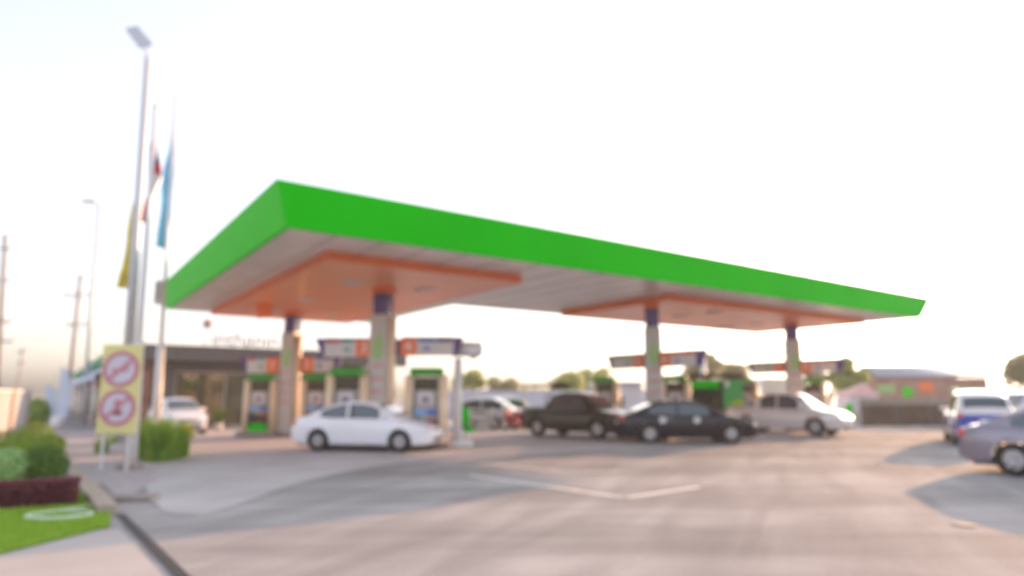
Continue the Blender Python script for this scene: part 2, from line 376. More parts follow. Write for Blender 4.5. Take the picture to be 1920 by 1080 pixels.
for kx, (a, b) in cols.items():
    p = cu(a, b); cy = CY[kx]
    # column > shaft, neck, leaf logo, lettering bars
    c = MB(); c.box((0, 0, 2.1), (.62, .62, 4.2), bevel=.03); co = c.build('column', M['column'], can, p, cy)
    q = MB(); q.box((0, 0, 4.55), (.50, .50, .7), bevel=.02); q.build('neck', M['purple'], co)
    q = MB(); q.box((0, 0, 5.1), (.56, .56, .40), bevel=.02); q.build('head', M['orange_panel'], co)  # orange colour stands in for light reflected from the ceiling panels
    q = MB(); q.vprism([(x * 1.1, z * 1.3 + 3.1) for x, z in leafp], -.325, -.312); q.build('leaf_emblem', M['leafgreen'], co)
    for z in (2.55, 2.15, 1.75, 1.35): q = MB(); q.box((0, -.318, z), (.40, .012, .05)); q.build('marking', M['signred'], co)
    if kx in 'AB':
        q = MB(); q.tube((.40, -.12, .16), (.40, -.12, 4.1), .12, n=24); q.build('sun_stripe_tube', M['cream'], co)  # tube added to catch the sun as a warm vertical stripe
    i_ = MB(); i_.box((0, 0, .08), (.9, .9, .16), bevel=.04); i_.build('plinth', M['concrete'], co)

# hanging orange sign
p0 = at(496, 575, 25.0)
hs = thing('hanging_sign', 'plain orange board hanging from the canopy ceiling near the rear left column', 'sign', (p0.x, p0.y, 0), R(-12))
q = MB(); q.vprism([(-.34, p0.z + .48), (.26, p0.z + .40), (.34, p0.z - .40), (-.26, p0.z - .46)], -.04, .04); q.build('board', M['orange'], hs)
q = MB(); q.tube((-.2, 0, p0.z + .4), (-.2, 0, 5.1), .02); q.tube((.15, 0, p0.z + .35), (.15, 0, 5.1), .02); q.build('hanger', M['midgrey'], hs)

# header boards
def header(loc, rz, x0, x1, z0, z1, num, tabs, capside, label, nside):
    """board spanning local x0..x1; number block on side nside (-1 left, 1 right); purple slanted cap at the other end"""
    t = thing('pump_number_board', label, 'sign', loc, rz, 'pump number boards')
    sl = .18
    pl = [(x0, z0), (x1, z0), (x1, z1), (x0, z1)]
    if nside > 0: pl = [(x0, z0), (x1, z0), (x1, z1), (x0 - sl, z1)]
    else: pl = [(x0, z0), (x1, z0), (x1 + sl, z1), (x0, z1)]
    q = MB(); q.vprism(pl, -.09, .09); q.build('board', M['offwhite'], t)
    nb = .50; a, b = ((x1 - nb, x1) if nside > 0 else (x0, x0 + nb))
    q = MB(); q.box(((a + b) / 2, -.10, (z0 + z1) / 2), (nb, .03, z1 - z0 - .01)); nbk = q.build('number_block', M['orange'], t)
    text('numeral', num, .46, M['white'], nbk, ((a + b) / 2, -.122, (z0 + z1) / 2))
    fx0, fx1 = (x0 + .05, x1 - nb - .05) if nside > 0 else (x0 + nb + .05, x1 - .05)
    hw = (fx1 - fx0) / 2
    for i, mt in enumerate(tabs):
        q = MB(); q.box((fx0 + hw * (i + .5), -.097, z1 - .06), (hw - .06, .02, .1)); q.build('colour_tab', mt, t)
    q = MB(); q.box((fx0 + hw * (.5 if nside < 0 else 1.5), -.095, (z0 + z1) / 2 - .05), (.22, .015, .10)); q.build('marking', M['blue'] if nside < 0 else M['teal'], t)
    e = x0 if nside > 0 else x1
    q = MB()
    if nside > 0: q.vprism([(x0 - .02, z0), (x0 + .03, z0), (x0 + .03, z1 + .04), (x0 - sl - .1, z1 + .04)], -.11, .11)
    else: q.vprism([(x1 - .03, z0), (x1 + .08, z0), (x1 + sl + .1, z1 + .04), (x1 - .03, z1 + .04)], -.11, .11)
    q.build('end_cap', M['purple'], t)
    q = MB(); q.box(((x0 + x1) / 2, 0, z1 + .03), (x1 - x0 - .06, .2, .05)); q.build('top_trim', M['purple'], t)
    ix = x1 if nside > 0 else x0
    q = MB(); s_ = 1 if nside > 0 else -1; q.box((ix + s_ * .08, 0, (z0 + z1) / 2), (.16, .1, (z1 - z0) * .95)); q.build('bracket', M['purple'], t)
    return t
pA, pB, pC, pD = [cu(*cols[k_]) for k_ in 'ABCD']
def span(px0, px1, y0, y1, Y): 
    a, b = at(px0, (y0 + y1) / 2, Y), at(px1, (y0 + y1) / 2, Y); return a.x, b.x, at((px0 + px1) / 2, y1, Y).z, at((px0 + px1) / 2, y0, Y).z
def hdr_px(P, px0, px1, y0, y1, num, tabs, label, ns):
    x0, x1, z0, z1 = span(px0, px1, y0, y1, P.y - .1)
    return header((P.x, P.y - .1, 0), 0, x0 - P.x, x1 - P.x, z0, z1, num, tabs, None, label, ns)
hdr_px(pB, 463, 524, 671, 699, '1', [M['red'], M['teal']], 'white board with orange number 1 left of the rear left column', 1)
hdr_px(pB, 566, 628, 670, 698, '2', [M['blue'], M['purple']], 'white board with orange number 2 right of the rear left column', -1)
hdr_px(pA, 608, 698, 637, 669, '3', [M['red'], M['teal']], 'white board with orange number 3 left of the big front column', 1)
hdr_px(pA, 752, 853, 635, 667, '4', [M['blue'], M['purple']], 'white board with orange number 4 right of the big front column', -1)
for P, nn, who in ((pC, '56', 'column behind the black sedan'), (pD, '78', 'far right column')):
    header(P, YAW - R(90), -2.15, -.42, 2.66, 3.18, nn[0], [M['leafgreen'], M['leafgreen']], None, 'far number board on the left of the ' + who, 1)
    header(P, YAW - R(90), .42, 2.15, 2.66, 3.18, nn[1], [M['orange'], M['orange']], None, 'far number board with purple end on the right of the ' + who, -1)

# fuel dispensers
def dispenser(label):
    t = thing('fuel_dispenser', label, 'fuel pump', group='fuel pumps under the canopy')
    q = MB(); q.box((0, 0, .95), (.86, .46, 1.7), bevel=.03, m=M['pumpgrey']); q.box((0, -.235, .62), (.78, .03, .5), m=M['darkbrown']); q.box((0, -.24, .34), (.80, .03, .34), m=M['green']); q.build('cabinet', None, t)
    q = MB(); q.box((0, 0, 2.36), (1.02, .56, .26), bevel=.04); q.build('top_canopy', mat('pump_green', (.04, .30, .015), .5), t)
    for s_ in (-1, 1):
        q = MB(); q.tube((s_ * .52, -.06, .16), (s_ * .52, -.06, 2.25), .16, n=32); q.build('side_post', M['cream'], t)
    q = MB(); q.box((0, 0, 2.0), (.9, .3, .4), m=M['darkbrown']); q.build('back_panel', M['darkbrown'], t)
    q = MB(); q.box((-.16, -.25, 1.12), (.34, .03, .17), m=M['skyblue']); q.build('screen', M['skyblue'], t)
    q = MB(); q.box((.2, -.25, 1.12), (.26, .03, .17)); q.build('price_display', M['blue'], t)
    q = MB(); q.box((0, -.245, 1.55), (.5, .03, .36)); q.build('front_sign', M['offwhite'], t)
    q = MB(); q.box((.0, -.262, 1.5), (.2, .01, .14)); q.build('badge', M['purple'], t)
    for s_ in (-1, 1):
        q = MB(); q.box((s_ * .22, -.30, .86), (.07, .1, .24), bevel=.015); nz = q.build('nozzle', M['dark'] if s_ < 0 else M['red'], t)
        pts = [Vector((s_ * .22, -.3, .75)) ]
        for i in range(1, 11):
            u_ = i / 10; pts.append(Vector((s_ * (.22 + .18 * math.sin(u_ * 3.14)), -.32, .75 + 1.3 * u_ * u_ - .9 * math.sin(u_ * 3.14) * (1 - u_))))
        h_ = MB(); h_.path(pts, .014, 6); h_.build('hose', M['rubber'], nz)
    q = MB(); q.box((0, 0, .10), (1.6, .9, .2), bevel=.04); q.build('island_kerb', M['concrete'], t)
    return t
d0 = dispenser('fuel pump with green bottom panel under the number 1 board, left of the rear column')
d0.location = (at(490, 740, pB.y - .2).x, pB.y - .2, 0)
def dup_d(px, P, label, rz=0): return again(d0, label, (at(px, 740, P.y - .2).x, P.y - .2, 0), rz)
dup_d(595, pB, 'fuel pump under the number 2 board, behind the white sedan roof')
dup_d(652, pA, 'fuel pump under the number 3 board with a sunlit right post')
dup_d(800, pA, 'fuel pump under the number 4 board with a light blue screen')
for x_, Y_, lb in ((1136, 32, 'far fuel pump left of the column behind the black sedan'), (1267, 29.5, 'far fuel pump right of the column behind the black sedan'), (1398, 35.5, 'far fuel pump between the poster board and the last column'), (1524, 35.5, 'far fuel pump right of the last column, above the silver white pickup')):
    p = at(x_, 740, Y_); again(d0, lb, (p.x, Y_, 0), R(-20))

# white oval sign on a post
p = G(857, 838)
t = thing('oval_sign', 'white rounded sign drum on a white post beside the number 4 board', 'sign', p)
zt = at(860, 672, p.y).z; q = MB(); q.tube((0, 0, 0), (0, 0, zt), .15, .13, 20); q.build('post', M['white'], t)
q = MB(); xs0 = at(856, 655, p.y).x - p.x; xs1 = at(905, 655, p.y).x - p.x; zc = at(880, 655, p.y).z
q.tube((xs0 - .1, 0, zc), (xs1 - .12, 0, zc), .25, n=24); q.sphere((xs1 - .12, 0, zc), .25, n=20, sc=(.55, 1, 1)); q.sphere((xs0 - .1, 0, zc), .25, n=20, sc=(.55, 1, 1)); q.build('drum', M['white'], t)
q = MB(); q.box((xs1 - .3, 0, zc - .28), (.2, .14, .1), bevel=.02); q.build('lamp', M['midgrey'], t)
q = MB(); q.box((0.1, 0, .1), (.8, .6, .2), bevel=.03); q.build('base', M['white'], t)
# green bins
def bin_stand(label, loc, rz=0):
    t = thing('litter_bin', label, 'bin', loc, rz, 'green bins on posts')
    q = MB(); q.tube((0, 0, 0), (0, 0, .5), .05, n=12); q.tube((0, 0, 0), (0, 0, .04), .16, n=16); q.build('post', M['white'], t)
    q = MB(); q.box((.1, -.02, .52), (.26, .2, .16), bevel=.02); q.build('lower_box', M['green'], t)
    q = MB(); q.box((0, 0, .63), (.42, .22, .07), bevel=.015); q.build('tray', M['dark'], t)
    q = MB(); q.box((-.04, 0, .92), (.2, .2, .52), taper=1.25, bevel=.02); q.build('bucket', M['green'], t)
    q = MB(); q.box((-.04, 0, 1.2), (.27, .27, .05), bevel=.015); q.build('lid', M['green'], t)
    return t
b0 = bin_stand('bright green narrow bin on a white stand beside the white sign post', G(874, 836))
again(b0, 'bright green bin on a stand right of the glowing lens', G(1597, 806), 0, 1.0)
# orange cone
t = thing('traffic_cone', 'small orange cone just ahead of the white sedan bumper', 'cone', G(848, 838))
q = MB(); q.box((0, 0, .015), (.26, .26, .03)); q.tube((0, 0, .03), (0, 0, .36), .1, .03, 16); q.build('cone_body', M['orange'], t)
q = MB(); q.tube((0, 0, .17), (0, 0, .24), .073, .058, 16); q.build('band', M['white'], t)

# ------------------------------------------------------------------ cars
def lerpf(pts):
    xs_, zs_ = zip(*pts); return lambda x: float(np.interp(x, xs_, zs_))
def smoothf(pts):
    f = lerpf(pts); return lambda x: (f(x - .12) + f(x - .06) + 2 * f(x) + f(x + .06) + f(x + .12)) / 6
def car(name, label, cat, kind, paint, loc, rz, lower=None, bright_lens=False, group='cars on the forecourt'):
    K = dict(
        sedan=dict(L=4.42, W=1.72, wb=2.55, wr=.31, hood=[(-2.21, .74), (-2.12, .98), (-1.5, 1.04), (-.9, .98), (.3, .93), (1.0, .96), (1.5, .88), (1.95, .76), (2.14, .62), (2.21, .5)],
                   roof=[(-1.75, 1.02), (-1.0, 1.38), (-.45, 1.475), (.1, 1.47), (.45, 1.40), (1.22, .95)], wins=[(-1.25, -.42), (-.34, .62)]),
        bigsedan=dict(L=4.82, W=1.8, wb=2.78, wr=.33, hood=[(-2.41, .74), (-2.33, .98), (-1.7, 1.05), (-.9, .97), (.3, .94), (1.0, .98), (1.6, .90), (2.1, .78), (2.33, .64), (2.41, .5)],
                   roof=[(-2.0, 1.04), (-1.15, 1.37), (-.5, 1.465), (.1, 1.46), (.5, 1.38), (1.3, .97)], wins=[(-1.4, -.46), (-.38, .66)]),
        hatch=dict(L=3.9, W=1.68, wb=2.45, wr=.30, hood=[(-1.95, .8), (-1.88, .98), (-1.2, 1.0), (-.5, .95), (.3, .93), (.8, .97), (1.3, .88), (1.7, .74), (1.88, .6), (1.95, .5)],
                   roof=[(-1.86, 1.0), (-1.55, 1.36), (-.9, 1.50), (0, 1.52), (.3, 1.44), (1.1, .95)], wins=[(-1.4, -.5), (-.42, .55)]),
        suv=dict(L=4.6, W=1.82, wb=2.68, wr=.36, hood=[(-2.3, .85), (-2.24, 1.12), (-1.4, 1.12), (-.5, 1.08), (.3, 1.06), (.9, 1.12), (1.5, 1.05), (2.0, .95), (2.22, .76), (2.3, .6)],
                 roof=[(-2.26, 1.1), (-2.0, 1.58), (-1.4, 1.76), (-.2, 1.80), (.25, 1.70), (1.15, 1.10)], wins=[(-1.95, -1.2), (-1.1, -.28), (-.2, .62)]),
        pickup=dict(L=5.0, W=1.82, wb=2.95, wr=.37, hood=[(-2.5, .85), (-2.44, 1.10), (-1.0, 1.12), (-.5, 1.08), (.3, 1.06), (1.0, 1.12), (1.6, 1.05), (2.2, .96), (2.42, .78), (2.5, .6)],
                 roof=[(-1.12, 1.1), (-.92, 1.60), (-.4, 1.75), (.3, 1.75), (.62, 1.66), (1.38, 1.10)], wins=[(-.80, -.12), (-.04, .80)]),
    )[kind]
    Lc, W, wb, wr = K['L'], K['W'], K['wb'], K['wr']
    t = thing(name, label, cat, loc, rz, group)
    hood = smoothf(K['hood']); roof = smoothf(K['roof']); hw = W / 2; e = Lc / 2
    belt = lerpf([(-e, .95 if kind not in ('suv', 'pickup') else 1.07), (e, .90 if kind not in ('suv', 'pickup') else 1.02)])
    base = .20 if kind not in ('suv', 'pickup') else .27
    wf = smoothf([(-e, hw * .80), (-e + .12, hw * .90), (-e + .5, hw * .985), (0, hw), (e - .7, hw * .985), (e - .25, hw * .88), (e, hw * .66)])
    zbf = lerpf([(-e, base + .14), (-e + .25, base + .04), (-e + .6, base), (e - .6, base), (e - .2, base + .02), (e, base + .08)])
    ar = wr + .06
    xs_ = set(np.linspace(-e, e, 41).tolist())
    for c_ in (-wb / 2, wb / 2):
        for i in range(17): xs_.add(c_ + ar * math.cos(math.pi * i / 16))
    xs_ = sorted(xs_)
    def zb(x):
        z = zbf(x)
        for c_ in (-wb / 2, wb / 2):
            if abs(x - c_) < ar: z = max(z, wr + math.sqrt(max(0, ar * ar - (x - c_) ** 2)))
        return z
    def wz(z, x):       # half width by height
        return wf(x) * float(np.interp(z, [.15, .3, .55, .75, 1.0, 1.2], [.93, .97, 1.0, .995, .945, .91]))
    rows = []
    for x in xs_:
        b_ = zb(x); tp = hood(x); r = []
        lv = [b_, .30, .42, .55, .68, .80, .90]
        zs = [min(max(b_, z), tp - .03) for z in lv]
        r.append((x, 0, b_)); r.append((x, wz(b_, x) * .55, b_))
        for z in zs: r.append((x, wz(z, x), z))
        wt = wz(tp, x)
        r += [(x, wt * .965, tp - .018), (x, wt * .88, tp), (x, wt * .5, tp + .022), (x, 0, tp + .03)]
        rows.append(r)
    q = MB()
    full = [r + [(p[0], -p[1], p[2]) for p in reversed(r[1:-1])] for r in rows]
    VV = q.grid(full, close=True)
    q.b.faces.new(list(reversed(VV[0]))); q.b.faces.new(VV[-1])
    # cabin shell in body colour
    x0, x1 = K['roof'][0][0], K['roof'][-1][0]; zr = max(z for _, z in K['roof'])
    def ys(x, z):
        b_ = belt(x) - .02; return wz(.95, x) * .955 - max(0, z - b_) * .30 - .0
    rr = []
    for x in np.linspace(x0 + .02, x1 - .02, 30):
        x = float(x); zt_ = max(roof(x), belt(x) + .02); b_ = belt(x) - .12; y_t = ys(x, zt_)
        h_ = zt_ - belt(x)
        r = [(x, 0, b_), (x, ys(x, belt(x)), b_), (x, ys(x, belt(x)), belt(x)), (x, ys(x, belt(x) + h_ * .5), belt(x) + h_ * .5), (x, ys(x, zt_ - .06 * min(1, h_ * 3)), zt_ - .06 * min(1, h_ * 3)), (x, y_t * .93, zt_ - .012), (x, y_t * .5, zt_ + .012), (x, 0, zt_ + .02)]
        rr.append(r + [(p[0], -p[1], p[2]) for p in reversed(r[1:-1])])
    V2 = q.grid(rr, close=True); q.b.faces.new(list(reversed(V2[0]))); q.b.faces.new(V2[-1])
    if kind == 'suv':
        for s_ in (-1, 1): q.tube((-1.7, s_ * .60, 1.84), (-.1, s_ * .60, 1.86), .02, n=8)
    body = q.build('body', paint, t)
    if kind == 'pickup':
        q = MB(); q.box((-1.82, 0, 1.145), (1.12, 1.36, .02)); q.build('cargo_bed', M['dark'], t)
        q = MB(); q.tube((-1.2, -.62, 1.1), (-1.2, -.62, 1.62), .03); q.tube((-1.2, .62, 1.1), (-1.2, .62, 1.62), .03); q.tube((-1.2, -.64, 1.62), (-1.2, .64, 1.62), .03); q.build('roll_bar', M['dark'], t)
    # lower trim / underbody
    q = MB(); q.box((0, 0, base + .05), (Lc * .9, W * .78, .14), bevel=.02); q.build('underbody', M['dark'], t)
    # side windows
    for s_ in (-1, 1):
        for (a_, b_) in K['wins']:
            up, dn = [], []
            for x in np.linspace(a_, b_, 12):
                x = float(x); lo = belt(x) + .035; hi = max(lo + .02, roof(x) - .10)
                dn.append((x, s_ * (ys(x, lo) + .006), lo)); up.append((x, s_ * (ys(x, hi) + .008), hi))
            q = MB(); q.grid([dn, up]); q.build('side_window', M['glass'], t)
        zh = belt(0) - .10
        for xx in (-.75, .25):
            q = MB(); q.box((xx, s_ * (wz(zh, xx) + .012), zh), (.2, .03, .035), bevel=.008); q.build('door_handle', paint if paint is not M['paint_black'] else M['chrome'], t)
        mx = x1 - .42; q = MB(); q.sphere((mx, s_ * (wz(.95, mx) * .955 + .10), belt(mx) + .12), .1, n=12, sc=(.7, 1.1, .75)); q.build('side_mirror', paint, t)
        zl = hood(e - .22) - .09
        q = MB(); q.sphere((e - .30, s_ * wf(e - .3) * .83, zl), .12, n=14, sc=(1.7, .9, .75)); q.build('headlight', M['lens_glow'] if bright_lens and s_ < 0 else M['lens'], t)
        zl = hood(-e + .14) - .13
        q = MB(); q.sphere((-e + .12, s_ * wf(-e + .15) * .86, zl), .12, n=14, sc=(1.0, 1.0, 1.0)); q.build('taillight', M['redlamp'], t)
        q = MB(); q.sphere((e - .2, s_ * wf(e - .2) * .78, .42), .06, n=10); q.build('fog_lamp', M['chrome'], t)
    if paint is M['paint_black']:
        for xx in (-.95, .22): q = MB(); q.tube((xx, -wz(.78, xx) - .012, .80), (xx, -wz(.78, xx) + .02, .80), .11, n=20); q.build('door_reflection', M['white'], t)  # white discs painted in for round reflections on the doors
    # screens
    def screen(nm, xa, xb):
        rs = []
        for i in range(8):
            x = xa + (xb - xa) * i / 7; z = roof(x) + .018; yy = (ys(x, roof(x))) * .90
            rs.append([(x, -yy, z - .010), (x, -yy * .5, z + .010), (x, yy * .0, z + .016), (x, yy * .5, z + .010), (x, yy, z - .010)])
        q = MB(); q.grid(rs); q.build(nm, M['glass'], t)
    rp = K['roof']
    screen('windscreen', rp[-2][0] + .06, rp[-1][0] - .14)
    screen('rear_window', rp[0][0] + (.16 if kind in ('sedan', 'bigsedan') else .05), (rp[1][0] + .2) if kind in ('sedan', 'bigsedan') else rp[1][0] + .02)
    q = MB(); q.box((e - .06, 0, .58), (.08, W * .42, .13), bevel=.02); q.box((e - .03, 0, .36), (.08, W * .5, .12), bevel=.02); q.build('grille', M['dark'], t)
    q = MB(); q.box((-e - .005, 0, .70 if kind not in ('suv', 'pickup') else .8), (.02, .42, .13)); q.build('number_plate', M['plate'], t)
    q = MB(); q.box((e + .012, 0, .46), (.02, .42, .12)); q.build('number_plate', M['plate'], t)
    if lower:
        q = MB(); q.box((-e + .0, 0, .78), (.18, W * .80, .50), bevel=.04); q.build('tailgate_panel', lower, t)
    # wheels
    for sx in (-1, 1):
        for sy in (-1, 1):
            q = MB(); y_ = sy * (hw - .12); cx = sx * wb / 2; n_ = 28; prof = [(wr * .62, -.09), (wr * .93, -.105), (wr, -.07), (wr, .07), (wr * .93, .105), (wr * .62, .09)]
            rows_ = [[(cx + r_ * math.cos(2 * math.pi * i / n_), y_ + o_ * 1.0, wr + r_ * math.sin(2 * math.pi * i / n_)) for r_, o_ in prof] for i in range(n_)]
            q.grid(rows_ + [rows_[0]]); ty = q.build('wheel', M['rubber'], t)
            q = MB(); q.tube((cx, y_ + sy * .02, wr), (cx, y_ + sy * .06, wr), wr * .64, wr * .62, 28)
            for i in range(7):
                a_ = 2 * math.pi * i / 7; q.tube((cx, y_ + sy * .085, wr), (cx + wr * .6 * math.cos(a_), y_ + sy * .075, wr + wr * .6 * math.sin(a_)), .035, .028, 6)
            q.tube((cx, y_ + sy * .05, wr), (cx, y_ + sy * .11, wr), .06, .05, 16); q.build('rim', M['rim'], ty)
    return t
def car_by_wheels(pr, pf, hwid):    # near side wheel contact points (rear, front) -> centre & heading, body lies away from the camera
    d = (pf - pr); a = math.atan2(d.y, d.x); nrm = Vector((-math.sin(a), math.cos(a), 0))
    if nrm.y < 0: nrm = -nrm
    c_ = (pr + pf) / 2 + nrm * (hwid - .1); return (c_.x, c_.y, 0), a
l_, a_ = car_by_wheels(G(590, 846), G(755, 849), .86)
car('white_sedan', 'white four door sedan parked sideways in front of the big front column', 'car', 'sedan', M['paint_white'], l_, a_)
l_, a_ = car_by_wheels(G(1218, 832), G(1373, 832), .9)
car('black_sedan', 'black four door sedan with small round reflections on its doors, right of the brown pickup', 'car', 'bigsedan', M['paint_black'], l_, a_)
p = at(1086, 780, 26.6); car('brown_pickup', 'dark brown double cab pickup standing left of the black sedan', 'pickup', 'pickup', M['paint_brown'], (p.x, p.y, 0), R(-43))
p = at(1476, 780, 28.8); car('silver_pickup', 'silver white double cab pickup under the far right column', 'pickup', 'pickup', M['paint_silver'], (p.x, p.y, 0), R(-46))
p = at(332, 780, 29.2); car('white_hatchback', 'small white hatchback in front of the shop window behind the plants', 'car', 'hatch', M['paint_white'], (p.x, p.y, 0), R(-48))
p = at(1838, 780, 22.6); car('tall_car', 'tall car white above and blue below, standing behind the violet grey saloon', 'car', 'suv', M['two_tone'], (p.x + .5, p.y + .9, 0), R(62))
wr_ = G(1906, 893); hd = R(-52)
c_ = wr_ + Vector((math.cos(hd), math.sin(hd), 0)) * 1.39 + Vector((-math.sin(hd), math.cos(hd), 0)) * .8
car('saloon_car', 'violet grey saloon cut off by the right edge of the picture', 'car', 'bigsedan', M['paint_lilac'], (c_.x, c_.y, 0), hd)
p = at(1573, 760, 48); p = p - Vector((math.cos(R(-112)) * 2.0 + math.sin(R(-112)) * .66, math.sin(R(-112)) * 2.0 - math.cos(R(-112)) * .66, 0)); car('grey_car', 'grey tall car with one glowing front lens behind the silver white pickup', 'car', 'suv', M['paint_silver'], (p.x, p.y, 0), R(-112), bright_lens=True)
p = at(1890, 770, 30); car('dark_windowed_car', 'pale grey tall car parked behind the white and blue car', 'car', 'suv', M['paint_silver'], (p.x + .6, p.y, 0), R(-165))
p = at(925, 780, 33.5); car('lilac_hatchback', 'pale lilac small car by the white wall, left of the brown pickup', 'car', 'hatch', mat('pale_lilac_paint', (.66, .61, .70), .3, var=.03, coat=.8), (p.x, p.y, 0), R(-10))
p = at(960, 780, 38); car('pale_car', 'pale grey small car next to the lilac one by the white wall', 'car', 'hatch', M['paint_silver'], (p.x, p.y, 0), R(20))

# box truck behind
p = at(1442, 780, 40)
t = thing('box_truck', 'small white box truck behind the silver white pickup', 'truck', (p.x, p.y, 0), R(0))
q = MB(); q.box((0, 0, 1.75), (1.75, 3.4, 1.7), bevel=.05); q.build('cargo_box', M['white'], t)
q = MB(); q.box((0, -2.3, 1.1), (1.7, 1.2, 1.4), bevel=.12); cb = q.build('cab', M['offwhite'], t)
q = MB(); q.box((0, -2.9, 1.4), (1.4, .05, .5), bevel=.02); q.build('windscreen', M['glass'], cb)
for sx in (-1, 1):
    for yy in (-2.2, 1.0):
        q = MB(); q.tube((sx * .7, yy, .35), (sx * .9, yy, .35), .35, n=20); q.build('wheel', M['rubber'], t)

# scooters
def scooter(label, loc, rz, mt):
    t = thing('motor_scooter', label, 'scooter', loc, rz, 'scooters by the white wall')
    q = MB(); q.box((-.25, 0, .62), (.75, .26, .34), taper=.75, bevel=.05); q.box((.1, 0, .34), (.5, .26, .1), bevel=.03); q.box((.42, 0, .62), (.12, .34, .65), bevel=.04); q.build('body', mt, t)
    q = MB(); q.box((-.22, 0, .84), (.68, .26, .1), bevel=.04); q.build('seat', M['dark'], t)
    q = MB(); q.tube((.42, 0, .9), (.38, 0, 1.08), .03); q.tube((.36, -.32, 1.08), (.36, .32, 1.08), .018); q.build('handlebar', M['dark'], t)
    q = MB(); q.sphere((.5, 0, .93), .09, n=12); q.build('headlight', M['lens'], t)
    for xx in (-.58, .60):
        q = MB()
        for i in range(20):
            a, b = [2 * math.pi * j / 20 for j in (i, i + 1)]
            q.tube((xx + .23 * math.cos(a), 0, .28 + .23 * math.sin(a)), (xx + .23 * math.cos(b), 0, .28 + .23 * math.sin(b)), .05, n=8)
        w_ = q.build('wheel', M['rubber'], t); q = MB(); q.tube((xx, -.03, .28), (xx, .03, .28), .17, n=16); q.build('rim', M['rim'], w_)
    return t
scooter('dark seated scooter standing just right of the green bin', G(905, 806), R(20), M['offwhite'])
scooter('red scooter standing left of the brown pickup', G(968, 806), R(160), M['red'])

# ------------------------------------------------------------------ left service building
F0 = Vector((-16.9, 31.6, 0)); BL_, BD = 12.5, 9.0
bld = thing('service_building', 'grey flat roofed coffee shop with wide dark window behind the pumps', 'building', F0, YAW)
zt0 = 4.05
q = MB(); q.box((BL_ / 2, .35, zt0 - .38), (BL_ + 1.2, .5, .76), m=M['grey']); q.box((BL_ / 2, BD / 2 + .6, zt0 - .30), (BL_ + 1.2, BD, .5), m=M['grey']); q.build('roof_slab', None, bld)
q = MB(); q.box((.45, .95, 1.62), (.9, .3, 3.24)); q.box((5.9, .95, 1.62), (.6, .3, 3.24)); q.box((11.8, .95, 1.62), (1.4, .3, 3.24)); q.box((3.25, .95, 3.02), (4.7, .28, .44)); q.box((8.65, .95, 3.02), (4.9, .28, .44))
q.box((.15, BD / 2 + 1, 1.62), (.3, BD - .2, 3.24)); q.box((BL_ - .15, BD / 2 + 1, 1.62), (.3, BD - .2, 3.24)); q.box((BL_ / 2, BD + .9, 1.62), (BL_, .25, 3.24)); q.build('wall', M['grey'], bld)
for (xa, xb) in ((.9, 5.6), (6.2, 11.1)):
    q = MB(); q.box(((xa + xb) / 2, 1.0, 1.45), (xb - xa, .04, 2.7)); wn = q.build('window', M['shopglass'], bld)
    q = MB()
    for x in np.linspace(xa + .04, xb - .04, 3): q.box((float(x), .93, 1.42), (.07, .08, 2.72))
    q.box(((xa + xb) / 2, .925, .06), (xb - xa, .07, .12)); q.box(((xa + xb) / 2, .925, 2.76), (xb - xa, .07, .08)); q.build('frame', M['midgrey'], wn)
q = MB(); q.box((-.9, .4, 3.4), (.35, .6, 1.1), bevel=.05); q.build('side_cabinet', M['darkbrown'], bld)
rs = text('roof_lettering', 'inthanin', 1.05, M['lettergrey'], bld, (4.0, .4, zt0 + .40), ext=.03)
q = MB()
for i in range(7): q.tube((2.0 + i * .66, .42, zt0 - .05), (2.0 + i * .66, .42, zt0 + .2), .02)
q.build('lettering_stand', M['midgrey'], bld)
q = MB(); zf = zt0 + 1.15
for i in range(6):
    a_ = math.pi * i / 3; q.sphere((2.1 + .14 * math.cos(a_), .4, zf + .14 * math.sin(a_)), .12, n=10, sc=(1, .3, 1))
q.tube((2.1, .4, zt0), (2.1, .4, zf), .02); q.build('flower_emblem', mat('faded_flower_red', (.50, .30, .30), .6), bld)
# potted plants & display inside the window
def pot_plant(label, loc, s, leaf, group='potted plants by the shop window', flower=None):
    t = thing('potted_plant', label, 'plant', loc, 0, group)
    q = MB(); q.tube((0, 0, 0), (0, 0, .35 * s), .14 * s, .2 * s, 16); q.build('pot', M['offwhite'], t)
    q = MB()
    for i in range(40):
        a_ = rnd.uniform(0, 6.28); l__ = rnd.uniform(.4, 1.0) * s; b_ = rnd.uniform(.15, .5) * s; dx, dy = math.cos(a_), math.sin(a_); z = .35 * s; wv = .05 * s
        q.face([(-dy * wv, dx * wv, z), (dy * wv, -dx * wv, z), (dx * b_ * .6 + dy * wv, dy * b_ * .6 - dx * wv, z + l__ * .7), (dx * b_, dy * b_, z + l__), (dx * b_ * .6 - dy * wv, dy * b_ * .6 + dx * wv, z + l__ * .7)])
    q.build('leaves', leaf, t, recalc=False); return t
pp = [(405, 804, 1.1), (452, 806, .9)]
pot_plant('potted shrub at the foot of the shop window right of the white hatchback', at(412, 780, 31.6) * 1 - Vector((0, 0, at(412, 780, 31.6).z)), .9, M['leaf_dark'])

